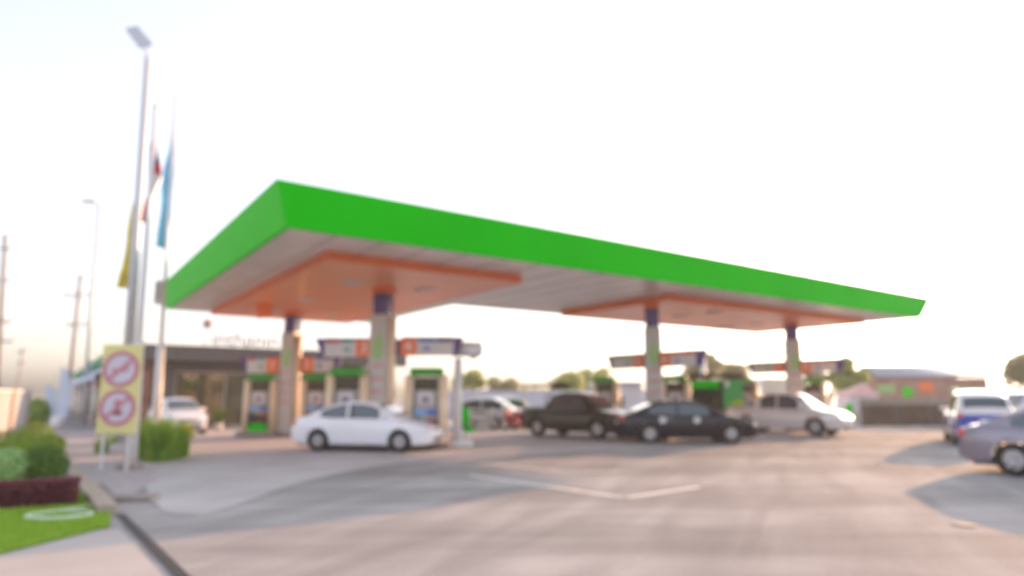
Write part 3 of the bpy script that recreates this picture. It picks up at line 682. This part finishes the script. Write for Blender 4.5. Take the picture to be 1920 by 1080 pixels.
# ------------------------------------------------------------------ lamp post, flagpoles, banner
def post(name, label, cat, base, topp, r0, r1, mt, group=None, n=16):
    t = thing(name, label, cat, base, 0, group); q = MB(); q.tube((0, 0, 0), Vector(topp) - Vector(base), r0, r1, n); q.build('pole', mt, t); return t
base = G(229, 852); tp = at(277, 108, base.y + .1)
t = post('street_lamp', 'tall grey street lamp rising behind the yellow warning banner', 'street lamp', base, tp, .17, .085, M['pole_grey'])
q = MB(); q.box((0, 0, .15), (.5, .5, .3), bevel=.03); q.build('base', M['pole_grey'], t)
rel = tp - base
cs_ = [at(236, 57, base.y + .45) - base, at(257, 53, base.y + .45) - base, at(285, 86, base.y) - base, at(262, 92, base.y) - base]
q = MB(); q.tube(rel - Vector((0, 0, .1)), (cs_[2] * .6 + cs_[3] * .4) + Vector((-.04, .05, .02)), .05, .04); q.build('bracket', M['pole_grey'], t)
q = MB(); th = Vector((0, 0, .09)); A_ = [q.b.verts.new(c_) for c_ in cs_]; B_ = [q.b.verts.new(c_ + th) for c_ in cs_]
q.b.faces.new(A_); q.b.faces.new(B_[::-1])
for i in range(4): q.b.faces.new((A_[i], A_[(i + 1) % 4], B_[(i + 1) % 4], B_[i]))
hd_ = q.build('lamp_head', M['pole_grey'], t)
m_ = (cs_[0] + cs_[1] + cs_[2] + cs_[3]) / 4; q = MB(); q.face([m_ + (c_ - m_) * .78 - Vector((0, 0, .006)) for c_ in cs_]); q.build('lens', mat('amber_lens', (.36, .30, .20), .3), hd_)

def flagpole(label, bx, by, tx, ty, ythick):
    base = G(bx, by); tp = at(tx, ty, base.y)
    t = post('flagpole', label, 'flagpole', base, tp, .075, .055, M['pole_white'], 'three white flagpoles')
    k_ = at(bx, ythick, base.y).z; f_ = k_ / tp.z; q = MB(); q.tube((0, 0, 0), (tp - base) * f_, .14, .12, 20); q.build('sleeve', M['pole_white'], t)
    q = MB(); q.sphere(tp - base, .07, n=12); q.build('finial', M['pole_white'], t)
    q = MB(); q.tube((0, 0, 0), (0, 0, .12), .28, .24, 20); q.build('base_plate', M['concrete'], t)
    return t, base, tp
f1, b1_, t1_ = flagpole('tall flagpole carrying the striped flag, its white base nearest the banner', 243, 880, 293, 200, 640)
f2, b2_, t2_ = flagpole('flagpole carrying the blue flag, standing among the strappy plants', 290, 838, 331, 178, 645)
f3, b3_, t3_ = flagpole('flagpole carrying the yellow flag, half hidden by the lamp post', 236, 845, 272, 260, 660)
def flag(name, label, Y, left, right, mt, stripes=None):
    """left/right: lists of (x,y) picture outline points of the limp cloth, hung at depth Y; modelled as folded cloth with thickness"""
    q = MB(); nr, ncol = 24, 9; rows_, back = [], []
    fl = lambda P, k_: (float(np.interp(k_, np.linspace(0, 1, len(P)), [p[0] for p in P])), float(np.interp(k_, np.linspace(0, 1, len(P)), [p[1] for p in P])))
    for i in range(nr):
        k_ = i / (nr - 1); a = at(*fl(left, k_), Y); b = at(*fl(right, k_), Y); r_, s_ = [], []
        for j in range(ncol):
            f_ = j / (ncol - 1); p = a.lerp(b, f_); dy = .09 * math.sin(f_ * 9 + k_ * 3) + .04 * math.sin(k_ * 12 + f_ * 4)
            r_.append(p + Vector((0, dy, 0))); s_.append(p + Vector((0, dy + .015, 0)))
        rows_.append(r_); back.append(s_)
    o0 = rows_[0][0].copy()
    ring = [r_ + list(reversed(s_)) for r_, s_ in zip(rows_, back)]
    ring = [[p - o0 for p in r_] for r_ in ring]
    VV = q.grid(ring, close=True); q.b.faces.new(VV[0]); q.b.faces.new(list(reversed(VV[-1])))
    o = q.build(name, mt, None, o0); tag(o, label, 'flag', 'limp flags'); return o
mtf = bpy.data.materials.new('striped_flag_cloth'); mtf.use_nodes = True
nn = mtf.node_tree.nodes; ll = mtf.node_tree.links; tc = nn.new('ShaderNodeTexCoord'); sx_ = nn.new('ShaderNodeSeparateXYZ'); rp_ = nn.new('ShaderNodeValToRGB')
wv = nn.new('ShaderNodeTexNoise'); wv.inputs['Scale'].default_value = 1.2; ad = nn.new('ShaderNodeMath'); ad.operation = 'MULTIPLY_ADD'; ad.inputs[1].default_value = .25
ll.new(tc.outputs['Generated'], sx_.inputs[0]); ll.new(tc.outputs['Generated'], wv.inputs[0]); ll.new(wv.outputs[0], ad.inputs[0]); ll.new(sx_.outputs['Z'], ad.inputs[2]); ll.new(ad.outputs[0], rp_.inputs[0])
cr = rp_.color_ramp; cr.interpolation = 'CONSTANT'; cr.elements[0].position = 0; cr.elements[0].color = (.6, .04, .07, 1); cr.elements[1].position = .36; cr.elements[1].color = (.8, .8, .8, 1)
for ps, c in ((.64, (.6, .04, .07, 1)), (.74, (.07, .04, .20, 1))): el = cr.elements.new(ps); el.color = c
ll.new(rp_.outputs[0], nn['Principled BSDF'].inputs['Base Color']); nn['Principled BSDF'].inputs['Roughness'].default_value = .8
flag('striped_flag', 'limp red, white and navy flag hanging behind the lamp post', b1_.y + .05, [(288, 238), (279, 275), (274, 340), (269, 390), (266, 418)], [(293, 238), (295, 290), (308, 333), (287, 370), (281, 418)], mtf)
flag('blue_flag', 'limp sky blue flag on the rightmost flagpole', b2_.y + .05, [(324, 228), (315, 280), (300, 335), (298, 400), (292, 462)], [(330, 228), (330, 280), (328, 340), (323, 410), (315, 468)], M['flagblue'])
flag('yellow_flag', 'limp yellow flag left of the street lamp', b3_.y + .1, [(256, 345), (244, 390), (235, 440), (226, 500), (219, 540)], [(266, 345), (262, 390), (258, 440), (252, 500), (241, 540)], M['flagyellow'])
p = at(300, 548, b2_.y - .12)
q = MB(); q.box((0, 0, 0), (.30, .22, .82), bevel=.04, m=M['offwhite'])
t = thing('pole_box', 'pale grey box strapped high on the flagpole of the blue flag', 'box', p); q.build('housing', None, t)
q = MB(); q.box((0, -.12, .02), (.22, .02, .6)); q.build('cover', M['midgrey'], t)

# warning banner
base = at(212, 864, b1_.y - .38); base.z = 0; t = thing('warning_banner', 'yellow standing banner with two round red prohibition signs', 'banner', base, R(2))
zt_ = at(227, 646, base.y).z; zb_ = at(213, 814, base.y).z; wd = at(262, 700, base.y).x - at(190, 700, base.y).x
q = MB(); q.box((0, 0, (zt_ + zb_) / 2), (wd, .05, zt_ - zb_), bevel=.01); pn = q.build('panel', M['yellow'], t)
q = MB()
for s_ in (-1, 1): q.box((s_ * wd * .32, .04, zt_ / 2 - .05), (.05, .05, zt_ - .1))
q.build('leg', M['pole_white'], t)
def ring(mb_, c, r0, r1, y0, y1, n_=40):
    for i in range(n_):
        a, b = [2 * math.pi * j / n_ for j in (i, i + 1)]
        mb_.vprism([(c[0] + r0 * math.cos(a), c[1] + r0 * math.sin(a)), (c[0] + r1 * math.cos(a), c[1] + r1 * math.sin(a)), (c[0] + r1 * math.cos(b), c[1] + r1 * math.sin(b)), (c[0] + r0 * math.cos(b), c[1] + r0 * math.sin(b))], y0, y1)
def slash(mb_, c, r, w_, ang, y0, y1):
    d_ = Vector((math.cos(ang), math.sin(ang))); n_ = Vector((-d_.y, d_.x)) * w_ / 2; c = Vector(c)
    mb_.vprism([tuple(c - d_ * r - n_), tuple(c + d_ * r - n_), tuple(c + d_ * r + n_), tuple(c - d_ * r + n_)], y0, y1)
for i, yy in enumerate((692, 764)):
    z = at(220, yy, base.y).z; r = .40
    q = MB(); q.tube((0, -.028, z), (0, -.034, z), r - .01, n=40); ds = q.build('sign_disc', M['disc'], pn)
    q = MB(); ring(q, (0, z), r - .09, r, -.045, -.030); slash(q, (0, z), r - .05, .075, R(42), -.048, -.036); q.build('prohibition_ring', M['signpink'], ds)
    q = MB()
    if i == 0: q.box((-.02, -.037, z - .02), (.36, .006, .07)); q.box((.17, -.037, z + .09), (.03, .006, .14))
    else: q.box((.0, -.037, z), (.14, .006, .34)); q.box((.03, -.037, z - .12), (.2, .006, .1))
    q.build('pictogram', M['signpink'], ds)

# strappy plants round the flagpole
def strappy(label, loc, h, n_, spread, mt=M['leaf_lawn']):
    t = thing('strappy_plant', label, 'plant', loc, 0, 'tall strappy plants in the bed around the flagpoles')
    q = MB()
    for i in range(n_):
        a_ = rnd.uniform(0, 6.28); hh = h * rnd.uniform(.65, 1.05); b_ = spread * rnd.uniform(.2, 1); wv = rnd.uniform(.025, .045)
        ox, oy = rnd.uniform(-.16, .16), rnd.uniform(-.16, .16); dx, dy = math.cos(a_), math.sin(a_); pl, pr = [], []
        for k_ in range(6):
            f_ = k_ / 5; ww_ = wv * (1 - f_) ** .5 + .002; x = ox + dx * b_ * f_ * f_; y = oy + dy * b_ * f_ * f_; z = hh * (f_ - .12 * f_ ** 3)
            pl.append((x - dy * ww_, y + dx * ww_, z)); pr.append((x + dy * ww_, y - dx * ww_, z))
        q.grid([pl, pr])
    q.build('leaves', mt, t, recalc=False); return t
sp_ = [(268, 862, 1.25), (286, 866, 1.15), (306, 866, 1.05), (324, 862, 1.2), (338, 858, 1.15), (276, 850, 1.2), (312, 848, 1.25), (262, 848, 1.0), (205, 850, .62), (189, 850, .6), (222, 852, .6)]
wh = ['at the left of the clump beside the white pole base', 'in front of the clump just left of the blue flag pole', 'in front of the clump just right of the blue flag pole', 'front right of the clump', 'at the right end of the clump with arching leaves', 'behind, left of the blue flag pole', 'behind, right of the blue flag pole', 'rear left behind the white pole base', 'short, between the banner legs', 'short, left of the banner legs', 'short, right of the banner legs']
for (x, y, h), w_ in zip(sp_, wh): strappy('green strappy plant ' + w_, G(x, y), h, 60 if h > 1 else 26, .42 if h > 1 else .2)
p = G(340, 858)
t = thing('flower_cluster', 'yellow flower head at the right end of the strappy plants', 'flower', p)
q = MB(); zz = at(345, 803, p.y).z; q.tube((0, 0, 0), (.08, 0, zz), .012)
q.build('stem', M['leaf_dark'], t)
q = MB()
for i in range(14): q.sphere((.08 + rnd.uniform(-.13, .13), rnd.uniform(-.08, .08), zz + rnd.uniform(-.05, .05)), .055, n=8)
q.build('petals', mat('yellow_petals', (.80, .55, .02), .6), t)

# ------------------------------------------------------------------ shrubs, hedge, hose
def leafball(q, c, r, n_, ls, sc=(1, 1, 1), shell=.35):
    for i in range(n_):
        v = Vector((rnd.gauss(0, 1), rnd.gauss(0, 1), rnd.gauss(0, 1))).normalized(); k_ = (1 - shell * rnd.random() ** 1.5)
        p = Vector((v.x * sc[0], v.y * sc[1], v.z * sc[2])) * r * k_ + Vector(c)
        a = (v + Vector((rnd.uniform(-.8, .8), rnd.uniform(-.8, .8), rnd.uniform(-.8, .8)))).normalized(); b = a.orthogonal().normalized(); d_ = a.cross(b)
        t_ = rnd.uniform(0, 6.28); e1 = (b * math.cos(t_) + d_ * math.sin(t_)) * ls; e2 = (d_ * math.cos(t_) - b * math.sin(t_)) * ls * .55
        q.face([p - e1, p + e2, p + e1, p - e2])
def shrub(label, loc, r, mt, sc=(1, 1, .9), n_=2600, ls=.03, lift=.95, grp='clipped shrubs in the planting bed'):
    t = thing('round_shrub', label, 'shrub', loc, 0, grp)
    q = MB(); q.tube((0, 0, 0), (0, 0, r * .6), .03, .02, 8); q.build('stem', M['bark'], t)
    q = MB(); leafball(q, (0, 0, r * sc[2] * lift), r, n_, ls, sc); q.build('foliage', mt, t, recalc=False); return t
shrub('dark green clipped ball shrub next to the crimson hedge', G(76, 912), .42, M['leaf_dark'])
shrub('pale mint green round shrub at the left edge', G(5, 918), .42, M['leaf_pale'])
shrub('green mounded shrub behind the dark clipped ball', G(50, 880), .62, M['leaf_lawn'], (1.2, 1, .7))
shrub('lime green shrub farthest back in the bed', G(62, 850), .50, M['leaf_yellow'], (1, 1, .95))
shrub('low dark shrub behind the mounds beside the kerb', G(88, 850), .40, M['leaf_dark'], (1.2, 1, .7))
shrub('dark low shrub at the left edge behind the mint green one', G(5, 862), .55, M['leaf_dark'], (1.5, 1, .7))
a, b = G(-40, 962), G(126, 950)
q = MB(); leng = (b - a).length
for i in range(9000):
    f_ = rnd.random(); z = rnd.uniform(.02, .36) if rnd.random() < .6 else .36 + rnd.uniform(-.03, .03); y_ = rnd.uniform(-.22, .22) if z > .32 else rnd.choice((-1, 1)) * .22 + rnd.uniform(-.04, .04)
    p = Vector((f_ * leng, y_, z)); v = Vector((rnd.gauss(0, 1), rnd.gauss(0, 1), rnd.gauss(0, 1))).normalized(); e1 = v * .028; e2 = v.orthogonal().normalized() * .018
    q.face([p - e1, p + e2, p + e1, p - e2])
q.box((leng / 2, 0, .16), (leng - .1, .34, .3))
o = q.build('low_hedge', M['leaf_red'], None, (a.x, a.y + .22, 0), math.atan2(b.y - a.y, b.x - a.x), recalc=False); tag(o, 'low dark crimson leaved hedge along the lawn', 'hedge')
pts = [G(190, 945, .05)]
for i in range(60):
    f_ = i / 59; an = 2.2 + f_ * 6.28 * 1.6; cx_ = G(112, 966, .05); rx = .42 - .05 * f_; pts.append(Vector((cx_.x + rx * math.cos(an), cx_.y + .30 * math.sin(an) * (1 - .1 * f_), .05 + .01 * f_)))
q = MB(); q.path(pts, .022, 8); tag(q.build('garden_hose', M['hose']), 'pale green hose lying in loops on the lawn', 'hose')

# ------------------------------------------------------------------ left background: wall, shops, feather banners, poles
a = G(-260, 990); b = G(0, 838); dirw = (b - a).normalized(); lenw = 16
st_ = G(-230, 915); e_w = G(42, 812); dirw = (e_w - st_).normalized(); lw_ = (e_w - st_).length
t = thing('boundary_wall', 'pale grey boundary wall with pillars at the left edge', 'wall', st_, math.atan2(dirw.y, dirw.x))
q = MB(); q.box((lw_ / 2, 0, .88), (lw_, .18, 1.76)); q.build('panel', M['wallgrey'], t)
q = MB(); q.box((lw_ / 2, 0, 1.8), (lw_ + .2, .28, .08)); q.build('coping', M['white'], t)
for i in range(5): q = MB(); q.box((.2 + (lw_ - .4) / 4 * i, 0, .95), (.34, .34, 1.9), bevel=.02); q.build('pillar', M['kerb'], t)
def tree(label, base, h, cr, mt, n_=2600, ls=.16, grp='trees beyond the station', blobs=9, squash=.8):
    t = thing('tree', label, 'tree', base, 0, grp)
    q = MB(); q.tube((0, 0, 0), (0, 0, h * .55), cr * .09, cr * .05, 10)
    B = []
    for i in range(blobs):
        a_ = rnd.uniform(0, 6.28); rr_ = cr * rnd.uniform(.15, .75); c = Vector((rr_ * math.cos(a_), rr_ * math.sin(a_), h - cr * squash * rnd.uniform(.35, 1.35))); B.append((c, cr * rnd.uniform(.30, .52)))
        q.tube((0, 0, h * .35), c, cr * .045, .02, 6)
    q.build('trunk', M['bark'], t)
    q = MB()
    for c, r_ in B: leafball(q, c, r_, n_ // blobs, ls, (1, 1, .8), .75)
    q.build('crown', mt, t, recalc=False); return t
def tree_px(label, x0, x1, ytop, Y, mt, **k_):
    c = at((x0 + x1) / 2, ytop, Y); cr = (at(x1, ytop, Y).x - at(x0, ytop, Y).x) / 2; return tree(label, (c.x, c.y, 0), c.z, cr, mt, **k_)
shrub('tall upright green bush between the grey wall and the feather banners', at(70, 760, 34) - Vector((0, 0, at(70, 760, 34).z)), .75, M['leaf_lawn'], (.8, .8, 1.05), n_=2200, ls=.06, grp=None)
# shop row along the left side of the plot
S0 = G(196, 806)
sh = thing('shop_row', 'long low row of shops with green roof edge and pale blue awning', 'building', S0, math.atan2(V.y, V.x))
q = MB(); q.box((24, -1.3, 1.7), (48, 2.0, 3.4)); q.build('wall', M['stall'], sh)
q = MB(); q.box((24, -1.2, 3.62), (48.4, 2.6, .42)); q.build('roof', M['greenroof'], sh)
q = MB()
q.vprism([(0, 0), (1, 0)], 0, 1) if False else None
rows_ = [[(x, -.28 + .9 * f_, 3.38 - .75 * f_ - .12 * math.sin(f_ * 3.1)) for f_ in (0, .33, .66, 1)] for x in np.linspace(0, 48, 25).tolist()]
q.grid(rows_, smooth=False); q.box((24, .63, 2.52), (48, .03, .2)); q.build('awning', M['awning'], sh)
for i in range(12):
    q = MB(); q.box((2 + 4 * i, -.28, 1.3), (2.6, .1, 2.3)); dw = q.build('shop_window', M['shopglass'], sh); q = MB(); q.box((2 + 4 * i, -.2, 2.25), (2.7, .05, .35)); q.build('sign_strip', M['red'] if i % 3 else M['orange'], dw)
for i in range(8): q = MB(); q.tube((.3 + 6 * i, .6, 0), (.3 + 6 * i, .6, 2.45), .05); q.build('awning_post', M['white'], sh)
def feather(label, x, y, h, w_, lean):
    p = G(x, y); t = thing('feather_banner', label, 'banner', p, R(15), 'white feather banners by the shops')
    q = MB(); q.tube((0, 0, 0), (0, 0, h), .025); q.tube((0, 0, 0), (0, 0, .1), .2, n=16); q.build('mast', M['pole_white'], t)
    pl = [(0.03, .45), (w_ * .95, .5), (w_ * 1.1, h * .5), (w_ * .95, h * .8), (w_ * .55, h * .96), (.1, h)]
    q = MB(); q.vprism(pl, -.012, .012); q.build('cloth', M['awning'], t); return t
feather('taller white and pale blue feather banner in front of the shops', 100, 806, 3.0, .52, 0)
feather('shorter white feather banner at the left end of the shops', 76, 800, 2.2, .6, 0)
t = thing('white_drum', 'round white object standing at the foot of the tall feather banner', 'drum', G(106, 806)); q = MB(); q.tube((0, 0, 0), (0, 0, .55), .26, .28, 20); q.build('body', M['white'], t); q = MB(); q.sphere((0, 0, .55), .28, sc=(1, 1, .4)); q.build('lid', M['white'], t)

def far_lamp(label, bx, tx, ty, Y, armx):
    b_ = at(bx, 760, Y); tp = at(tx, ty, Y); t = post('street_lamp', label, 'street lamp', (b_.x, b_.y, 0), tp, .16, .09, M['pole_grey'])
    e_ = at(armx, ty - 2, Y); q = MB(); q.tube(Vector(tp) - Vector((b_.x, b_.y, 0)), Vector(e_) - Vector((b_.x, b_.y, 0)), .07, .05); q.build('arm', M['pole_grey'], t)
    q = MB(); ee = Vector(e_) - Vector((b_.x, b_.y, 0)); q.box(ee, (.9, .35, .14), bevel=.03); q.build('lamp_head', M['midgrey'], t)
far_lamp('distant single armed street lamp left of the yellow flag', 160, 186, 380, 42, 168)
def upole(label, bx, tx, ty, Y, arms, rr_=.2):
    b_ = at(bx, 765, Y); B_ = Vector((b_.x, b_.y, 0)); tp = at(tx, ty, Y)
    t = post('utility_pole', label, 'utility pole', B_, tp, rr_, rr_ * .7, M['concrete'], 'concrete utility poles')
    for (ax0, ax1, ay) in arms:
        q = MB(); a1, a2 = at(ax0, ay, Y) - B_, at(ax1, ay, Y) - B_; q.tube(a1, a2, .07); cx_ = q.build('crossarm', M['midgrey'], t)
        for f_ in (.05, .35, .65, .95): q = MB(); p_ = a1.lerp(a2, f_); q.tube(p_, p_ + Vector((0, 0, .35)), .06, .04, 8); q.build('insulator', M['midgrey'], cx_)
    return t
upole('utility pole with crossarms nearest the far street lamp', 126, 151, 515, 60, [(118, 190, 553), (124, 176, 608)])
upole('utility pole at the left edge with four crossarms', -6, 10, 440, 50, [(-30, 26, 466), (-30, 24, 526), (-28, 24, 604), (-26, 26, 640)])
upole('small distant utility pole between the two taller ones', 30, 42, 652, 90, [(28, 52, 660), (30, 50, 680)], .16)
def wire(label, pts, sag=.6):
    q = MB(); P_ = []
    for (a, b) in zip(pts[:-1], pts[1:]):
        for i in range(13): f_ = i / 12; p = a.lerp(b, f_); P_.append(p - Vector((0, 0, sag * 4 * f_ * (1 - f_))))
    q.path(P_, .03, 5); tag(q.build('power_line', M['midgrey']), label, 'power line', 'power lines on the left')
wire('topmost power line between the two tall utility poles', [at(-20, 560, 50), at(151, 520, 60), at(262, 525, 62)])
wire('power line along the upper crossarms', [at(-10, 600, 50), at(120, 552, 60), at(262, 556, 62)])
wire('power line along the lower crossarms', [at(-10, 640, 50), at(126, 608, 60), at(262, 612, 62)])

# ------------------------------------------------------------------ middle and right background
a, b = at(838, 760, 50), at(1215, 760, 50)
t = thing('white_wall', 'long white boundary wall behind the parked small cars', 'wall', (a.x, 50, 0)); ln_ = b.x - a.x
q = MB(); q.box((ln_ / 2, 0, .95), (ln_, .2, 1.9)); q.build('panel', M['wallwhite'], t)
q = MB(); q.box((ln_ / 2, 0, 1.93), (ln_, .3, .07)); q.build('coping', M['wallwhite'], t)
for i in range(6): q = MB(); q.box((.2 + i * ln_ / 5.1, -.12, .95), (.3, .1, 1.88)); q.build('pillar', M['wallwhite'], t)
p = at(1160, 760, 44)
t = thing('white_hut', 'small white hut with grey roof and two dark openings', 'building', (p.x, 44, 0))
q = MB(); q.box((0, 1.5, 1.15), (3.0, 3, 2.3)); q.build('wall', M['wallwhite'], t); q = MB(); q.box((0, 1.5, 2.4), (3.4, 3.5, .22), taper=.9); q.build('roof', M['roofmetal'], t)
for xx in (-.95, .0): q = MB(); q.box((xx, -.01, 1.25), (.7, .06, .7)); q.build('opening', M['darkbrown'], t)
# dark awning on posts
p = at(1025, 760, 30)
t = thing('awning_frame', 'dark folded awning on thin posts behind the brown pickup', 'awning', (p.x, 30, 0))
z0 = at(1025, 722, 30).z
q = MB(); q.box((0, 0, z0), (2.4, 1.0, .09)); q.box((.62, 0, z0 - .02), (.8, .9, .28), taper=.6, bevel=.05); q.build('awning_cloth', M['darkbrown'], t)
for xx in (-1.0, 1.0): q = MB(); q.tube((xx, 0, 0), (xx, 0, z0), .03); q.build('post', M['midgrey'], t)
# trees
tree_px('yellow green tree above the white wall, just right of the white sign post', 850, 915, 690, 70, M['leaf_tree'], ls=.2)
tree_px('low dusty tree above the white wall at its middle', 905, 968, 706, 74, M['leaf_warm'], ls=.2)
tree_px('broad green tree above the brown pickup', 1015, 1110, 683, 70, M['leaf_tree'], ls=.2, n_=3400)
tree_px('tree directly left of the column behind the black sedan', 1085, 1165, 688, 78, M['leaf_tree'], ls=.2)
tree_px('tall dusty tree behind the kiosk roof', 1282, 1365, 656, 70, M['leaf_warm'], ls=.22, n_=3400)
tree_px('lower dusty tree right of the kiosk', 1340, 1412, 675, 76, M['leaf_warm'], ls=.2)
tree_px('olive green tree between the last column and the shed', 1545, 1622, 664, 58, M['leaf_tree'], ls=.17, n_=3800, squash=1.1)
tree_px('bare brownish tree left of the olive one', 1500, 1565, 680, 64, M['leaf_warm'], ls=.17)
tree_px('dark tree at the right edge behind the shed', 1872, 1990, 664, 60, M['leaf_warm'], ls=.2, n_=5400, blobs=18, squash=.6)
tree_px('rounded tree peeping over the right end of the shed', 1900, 1990, 640, 70, M['leaf_tree'], ls=.2)
# distant scrub
q = MB()
for i in range(60):
    x = rnd.uniform(-60, 190); leafball(q, (x, rnd.uniform(150, 175), rnd.uniform(.5, 2.2)), rnd.uniform(2, 4.2), 160, .5, (1.5, 1, .7), .7)
tag(q.build('treeline', M['leaf_warm'], recalc=False), 'hazy low treeline along the horizon', 'treeline', kind='stuff')
# kiosk + poster
p = at(1342, 760, 33)
t = thing('kiosk', 'grey brown kiosk with flat roof and green sign panel', 'kiosk', (p.x, 33, 0), R(0))
q = MB(); q.box((0, 1.0, 2.58), (2.9, 2.4, .22), bevel=.03); q.build('roof', M['darkbrown'], t)
q = MB(); q.box((0, 1.9, 1.22), (2.6, .1, 2.44)); q.box((-1.25, 1.0, 1.22), (.1, 1.7, 2.44)); q.box((1.25, 1.0, 1.22), (.1, 1.7, 2.44)); q.box((0, .2, .5), (2.4, .1, 1.0)); q.build('wall', M['grey'], t)
q = MB(); q.box((-.45, .1, 2.16), (1.35, .08, .42), bevel=.02); q.build('sign_panel', M['green'], t)
q = MB(); q.box((.1, .5, 1.3), (.6, .3, .4)); q.build('counter_box', M['dark'], t)
p = at(1376, 760, 31.4)
t = thing('poster_stand', 'green poster board with a yellow swirl and small pale square at its top', 'poster', (p.x, 31.4, 0), R(6))
zt_ = at(1376, 712, 31.4).z; q = MB(); q.box((0, 0, (zt_ + .55) / 2), (.96, .06, zt_ - .55), bevel=.01)
pm = bpy.data.materials.new('swirl_poster'); pm.use_nodes = True; nn = pm.node_tree.nodes; ll = pm.node_tree.links
tc = nn.new('ShaderNodeTexCoord'); mp = nn.new('ShaderNodeMapping'); mp.inputs['Location'].default_value = (-.25, 0, -.85); gr = nn.new('ShaderNodeTexGradient'); gr.gradient_type = 'SPHERICAL'
ll.new(tc.outputs['Object'], mp.inputs[0]); ll.new(mp.outputs[0], gr.inputs[0]); rp_ = nn.new('ShaderNodeValToRGB'); ll.new(gr.outputs[0], rp_.inputs[0])
rp_.color_ramp.elements[0].position = .35; rp_.color_ramp.elements[0].color = (.05, .42, .09, 1); rp_.color_ramp.elements[1].position = .55; rp_.color_ramp.elements[1].color = (.42, .55, .03, 1); ll.new(rp_.outputs[0], nn['Principled BSDF'].inputs['Base Color'])
pb = q.build('board', pm, t)
pb.data.transform(Matrix.Translation((0, 0, 0)))
q = MB(); q.box((-.3, -.04, zt_ - .2), (.22, .02, .26)); q.build('pale_label', M['white'], pb)
q = MB(); q.box((-.4, 0, .28), (.05, .05, .56)); q.box((.4, 0, .28), (.05, .05, .56)); q.build('leg', M['midgrey'], t)
# mast behind the kiosk
p = at(1323, 760, 40); b_ = Vector((p.x, 40, 0)); t = post('thin_mast', 'thin white mast rising behind the kiosk roof', 'mast', b_, at(1319, 622, 40), .06, .035, M['pole_white'])
q = MB(); zz = at(1322, 672, 40).z; q.tube((0, 0, 0), (-.02, 0, zz), .2, .14, 16); q.build('sleeve', M['white'], t)
# pink tent
p = at(1612, 775, 38); t = thing('small_tent', 'small tent with pinkish peaked roof and pale walls beside the brown fence', 'tent', (p.x, 38, 0))
z1 = at(1612, 722, 38).z; z2 = at(1612, 742, 38).z
q = MB(); A_ = [(-1.05, -1, z2), (.75, -1, z2), (.75, 1, z2), (-1.05, 1, z2)]
for i in range(4): q.face([A_[i], A_[(i + 1) % 4], (.4, 0, z1 + .15)])
q.face(A_[::-1]); q.build('roof', M['pink'], t)
q = MB(); q.box((-.1, 0, z2 / 2), (1.5, 1.7, z2 - .02)); q.build('wall', M['awning'], t)
# brown fence wall on the right
a, b = G(1618, 799), G(1990, 799)
t = thing('brown_fence', 'dark brown plank fence with pale top rail in front of the shed', 'fence', (a.x, a.y, 0), 0); ln_ = b.x - a.x
q = MB()
for i in range(int(ln_ / .25)): q.box((.125 + i * .25, rnd.uniform(-.01, .01), .56 + rnd.uniform(-.01, .01)), (.235, .05, 1.1))
q.build('plank_panel', M['wood'], t)
q = MB(); q.box((ln_ / 2, 0, 1.27), (ln_, .12, .30)); q.build('top_rail', M['concrete'], t)
for i in range(7): q = MB(); q.box((.1 + i * ln_ / 6, .06, .72), (.16, .2, 1.45)); q.build('fence_post', M['grey'], t)
# shed
p = at(1725, 760, 66); t = thing('long_shed', 'long shed with curved grey metal roof and reddish wall beyond the fence', 'building', (p.x, 66, 0), R(-9))
zr_ = at(1725, 686, 66).z; ze = at(1725, 707, 66).z; hl_ = 5.0
rows_ = []
for x in (-hl_, hl_):
    rows_.append([(x, -3.2 + 6.4 * f_, ze + (zr_ - ze) * math.sin(math.pi * f_)) for f_ in np.linspace(0, 1, 13).tolist()] + [(x, 3.2 - 6.4 * f_, ze - .12 + (zr_ - ze - .02) * math.sin(math.pi * f_)) for f_ in np.linspace(0, 1, 13).tolist()])
q = MB(); VV = q.grid(rows_, close=True); q.b.faces.new(VV[0]); q.b.faces.new(list(reversed(VV[1]))); q.build('roof', M['roofmetal'], t)
q = MB(); q.box((0, 0, ze / 2 - .08), (hl_ * 2 - .3, 5.8, ze - .16)); q.build('wall', M['pinkwall'], t)
for (xx, w_, mt, z_) in ((-4.1, 1.6, M['leafgreen'], 2.2), (-2.2, .9, M['green'], 1.9), (-.5, 1.2, M['orange'], 2.4), (3.0, 2.8, M['leafgreen'], 1.9)):
    q = MB(); q.box((xx, -2.96, z_), (w_, .08, .9)); q.build('wall_board', mt, t)

# ------------------------------------------------------------------ haze
hz = MB(); hz.box((60, 95, 5.5), (330, 200, 13)); hm = bpy.data.materials.new('haze'); hm.use_nodes = True
hn = hm.node_tree.nodes; hn.clear(); vo = hn.new('ShaderNodeVolumePrincipled'); vo.inputs['Color'].default_value = (1, .97, .95, 1); vo.inputs['Density'].default_value = .0010; vo.inputs['Anisotropy'].default_value = 0
oo = hn.new('ShaderNodeOutputMaterial'); hm.node_tree.links.new(vo.outputs[0], oo.inputs['Volume'])
ho = hz.build('haze', hm); tag(ho, kind='stuff')
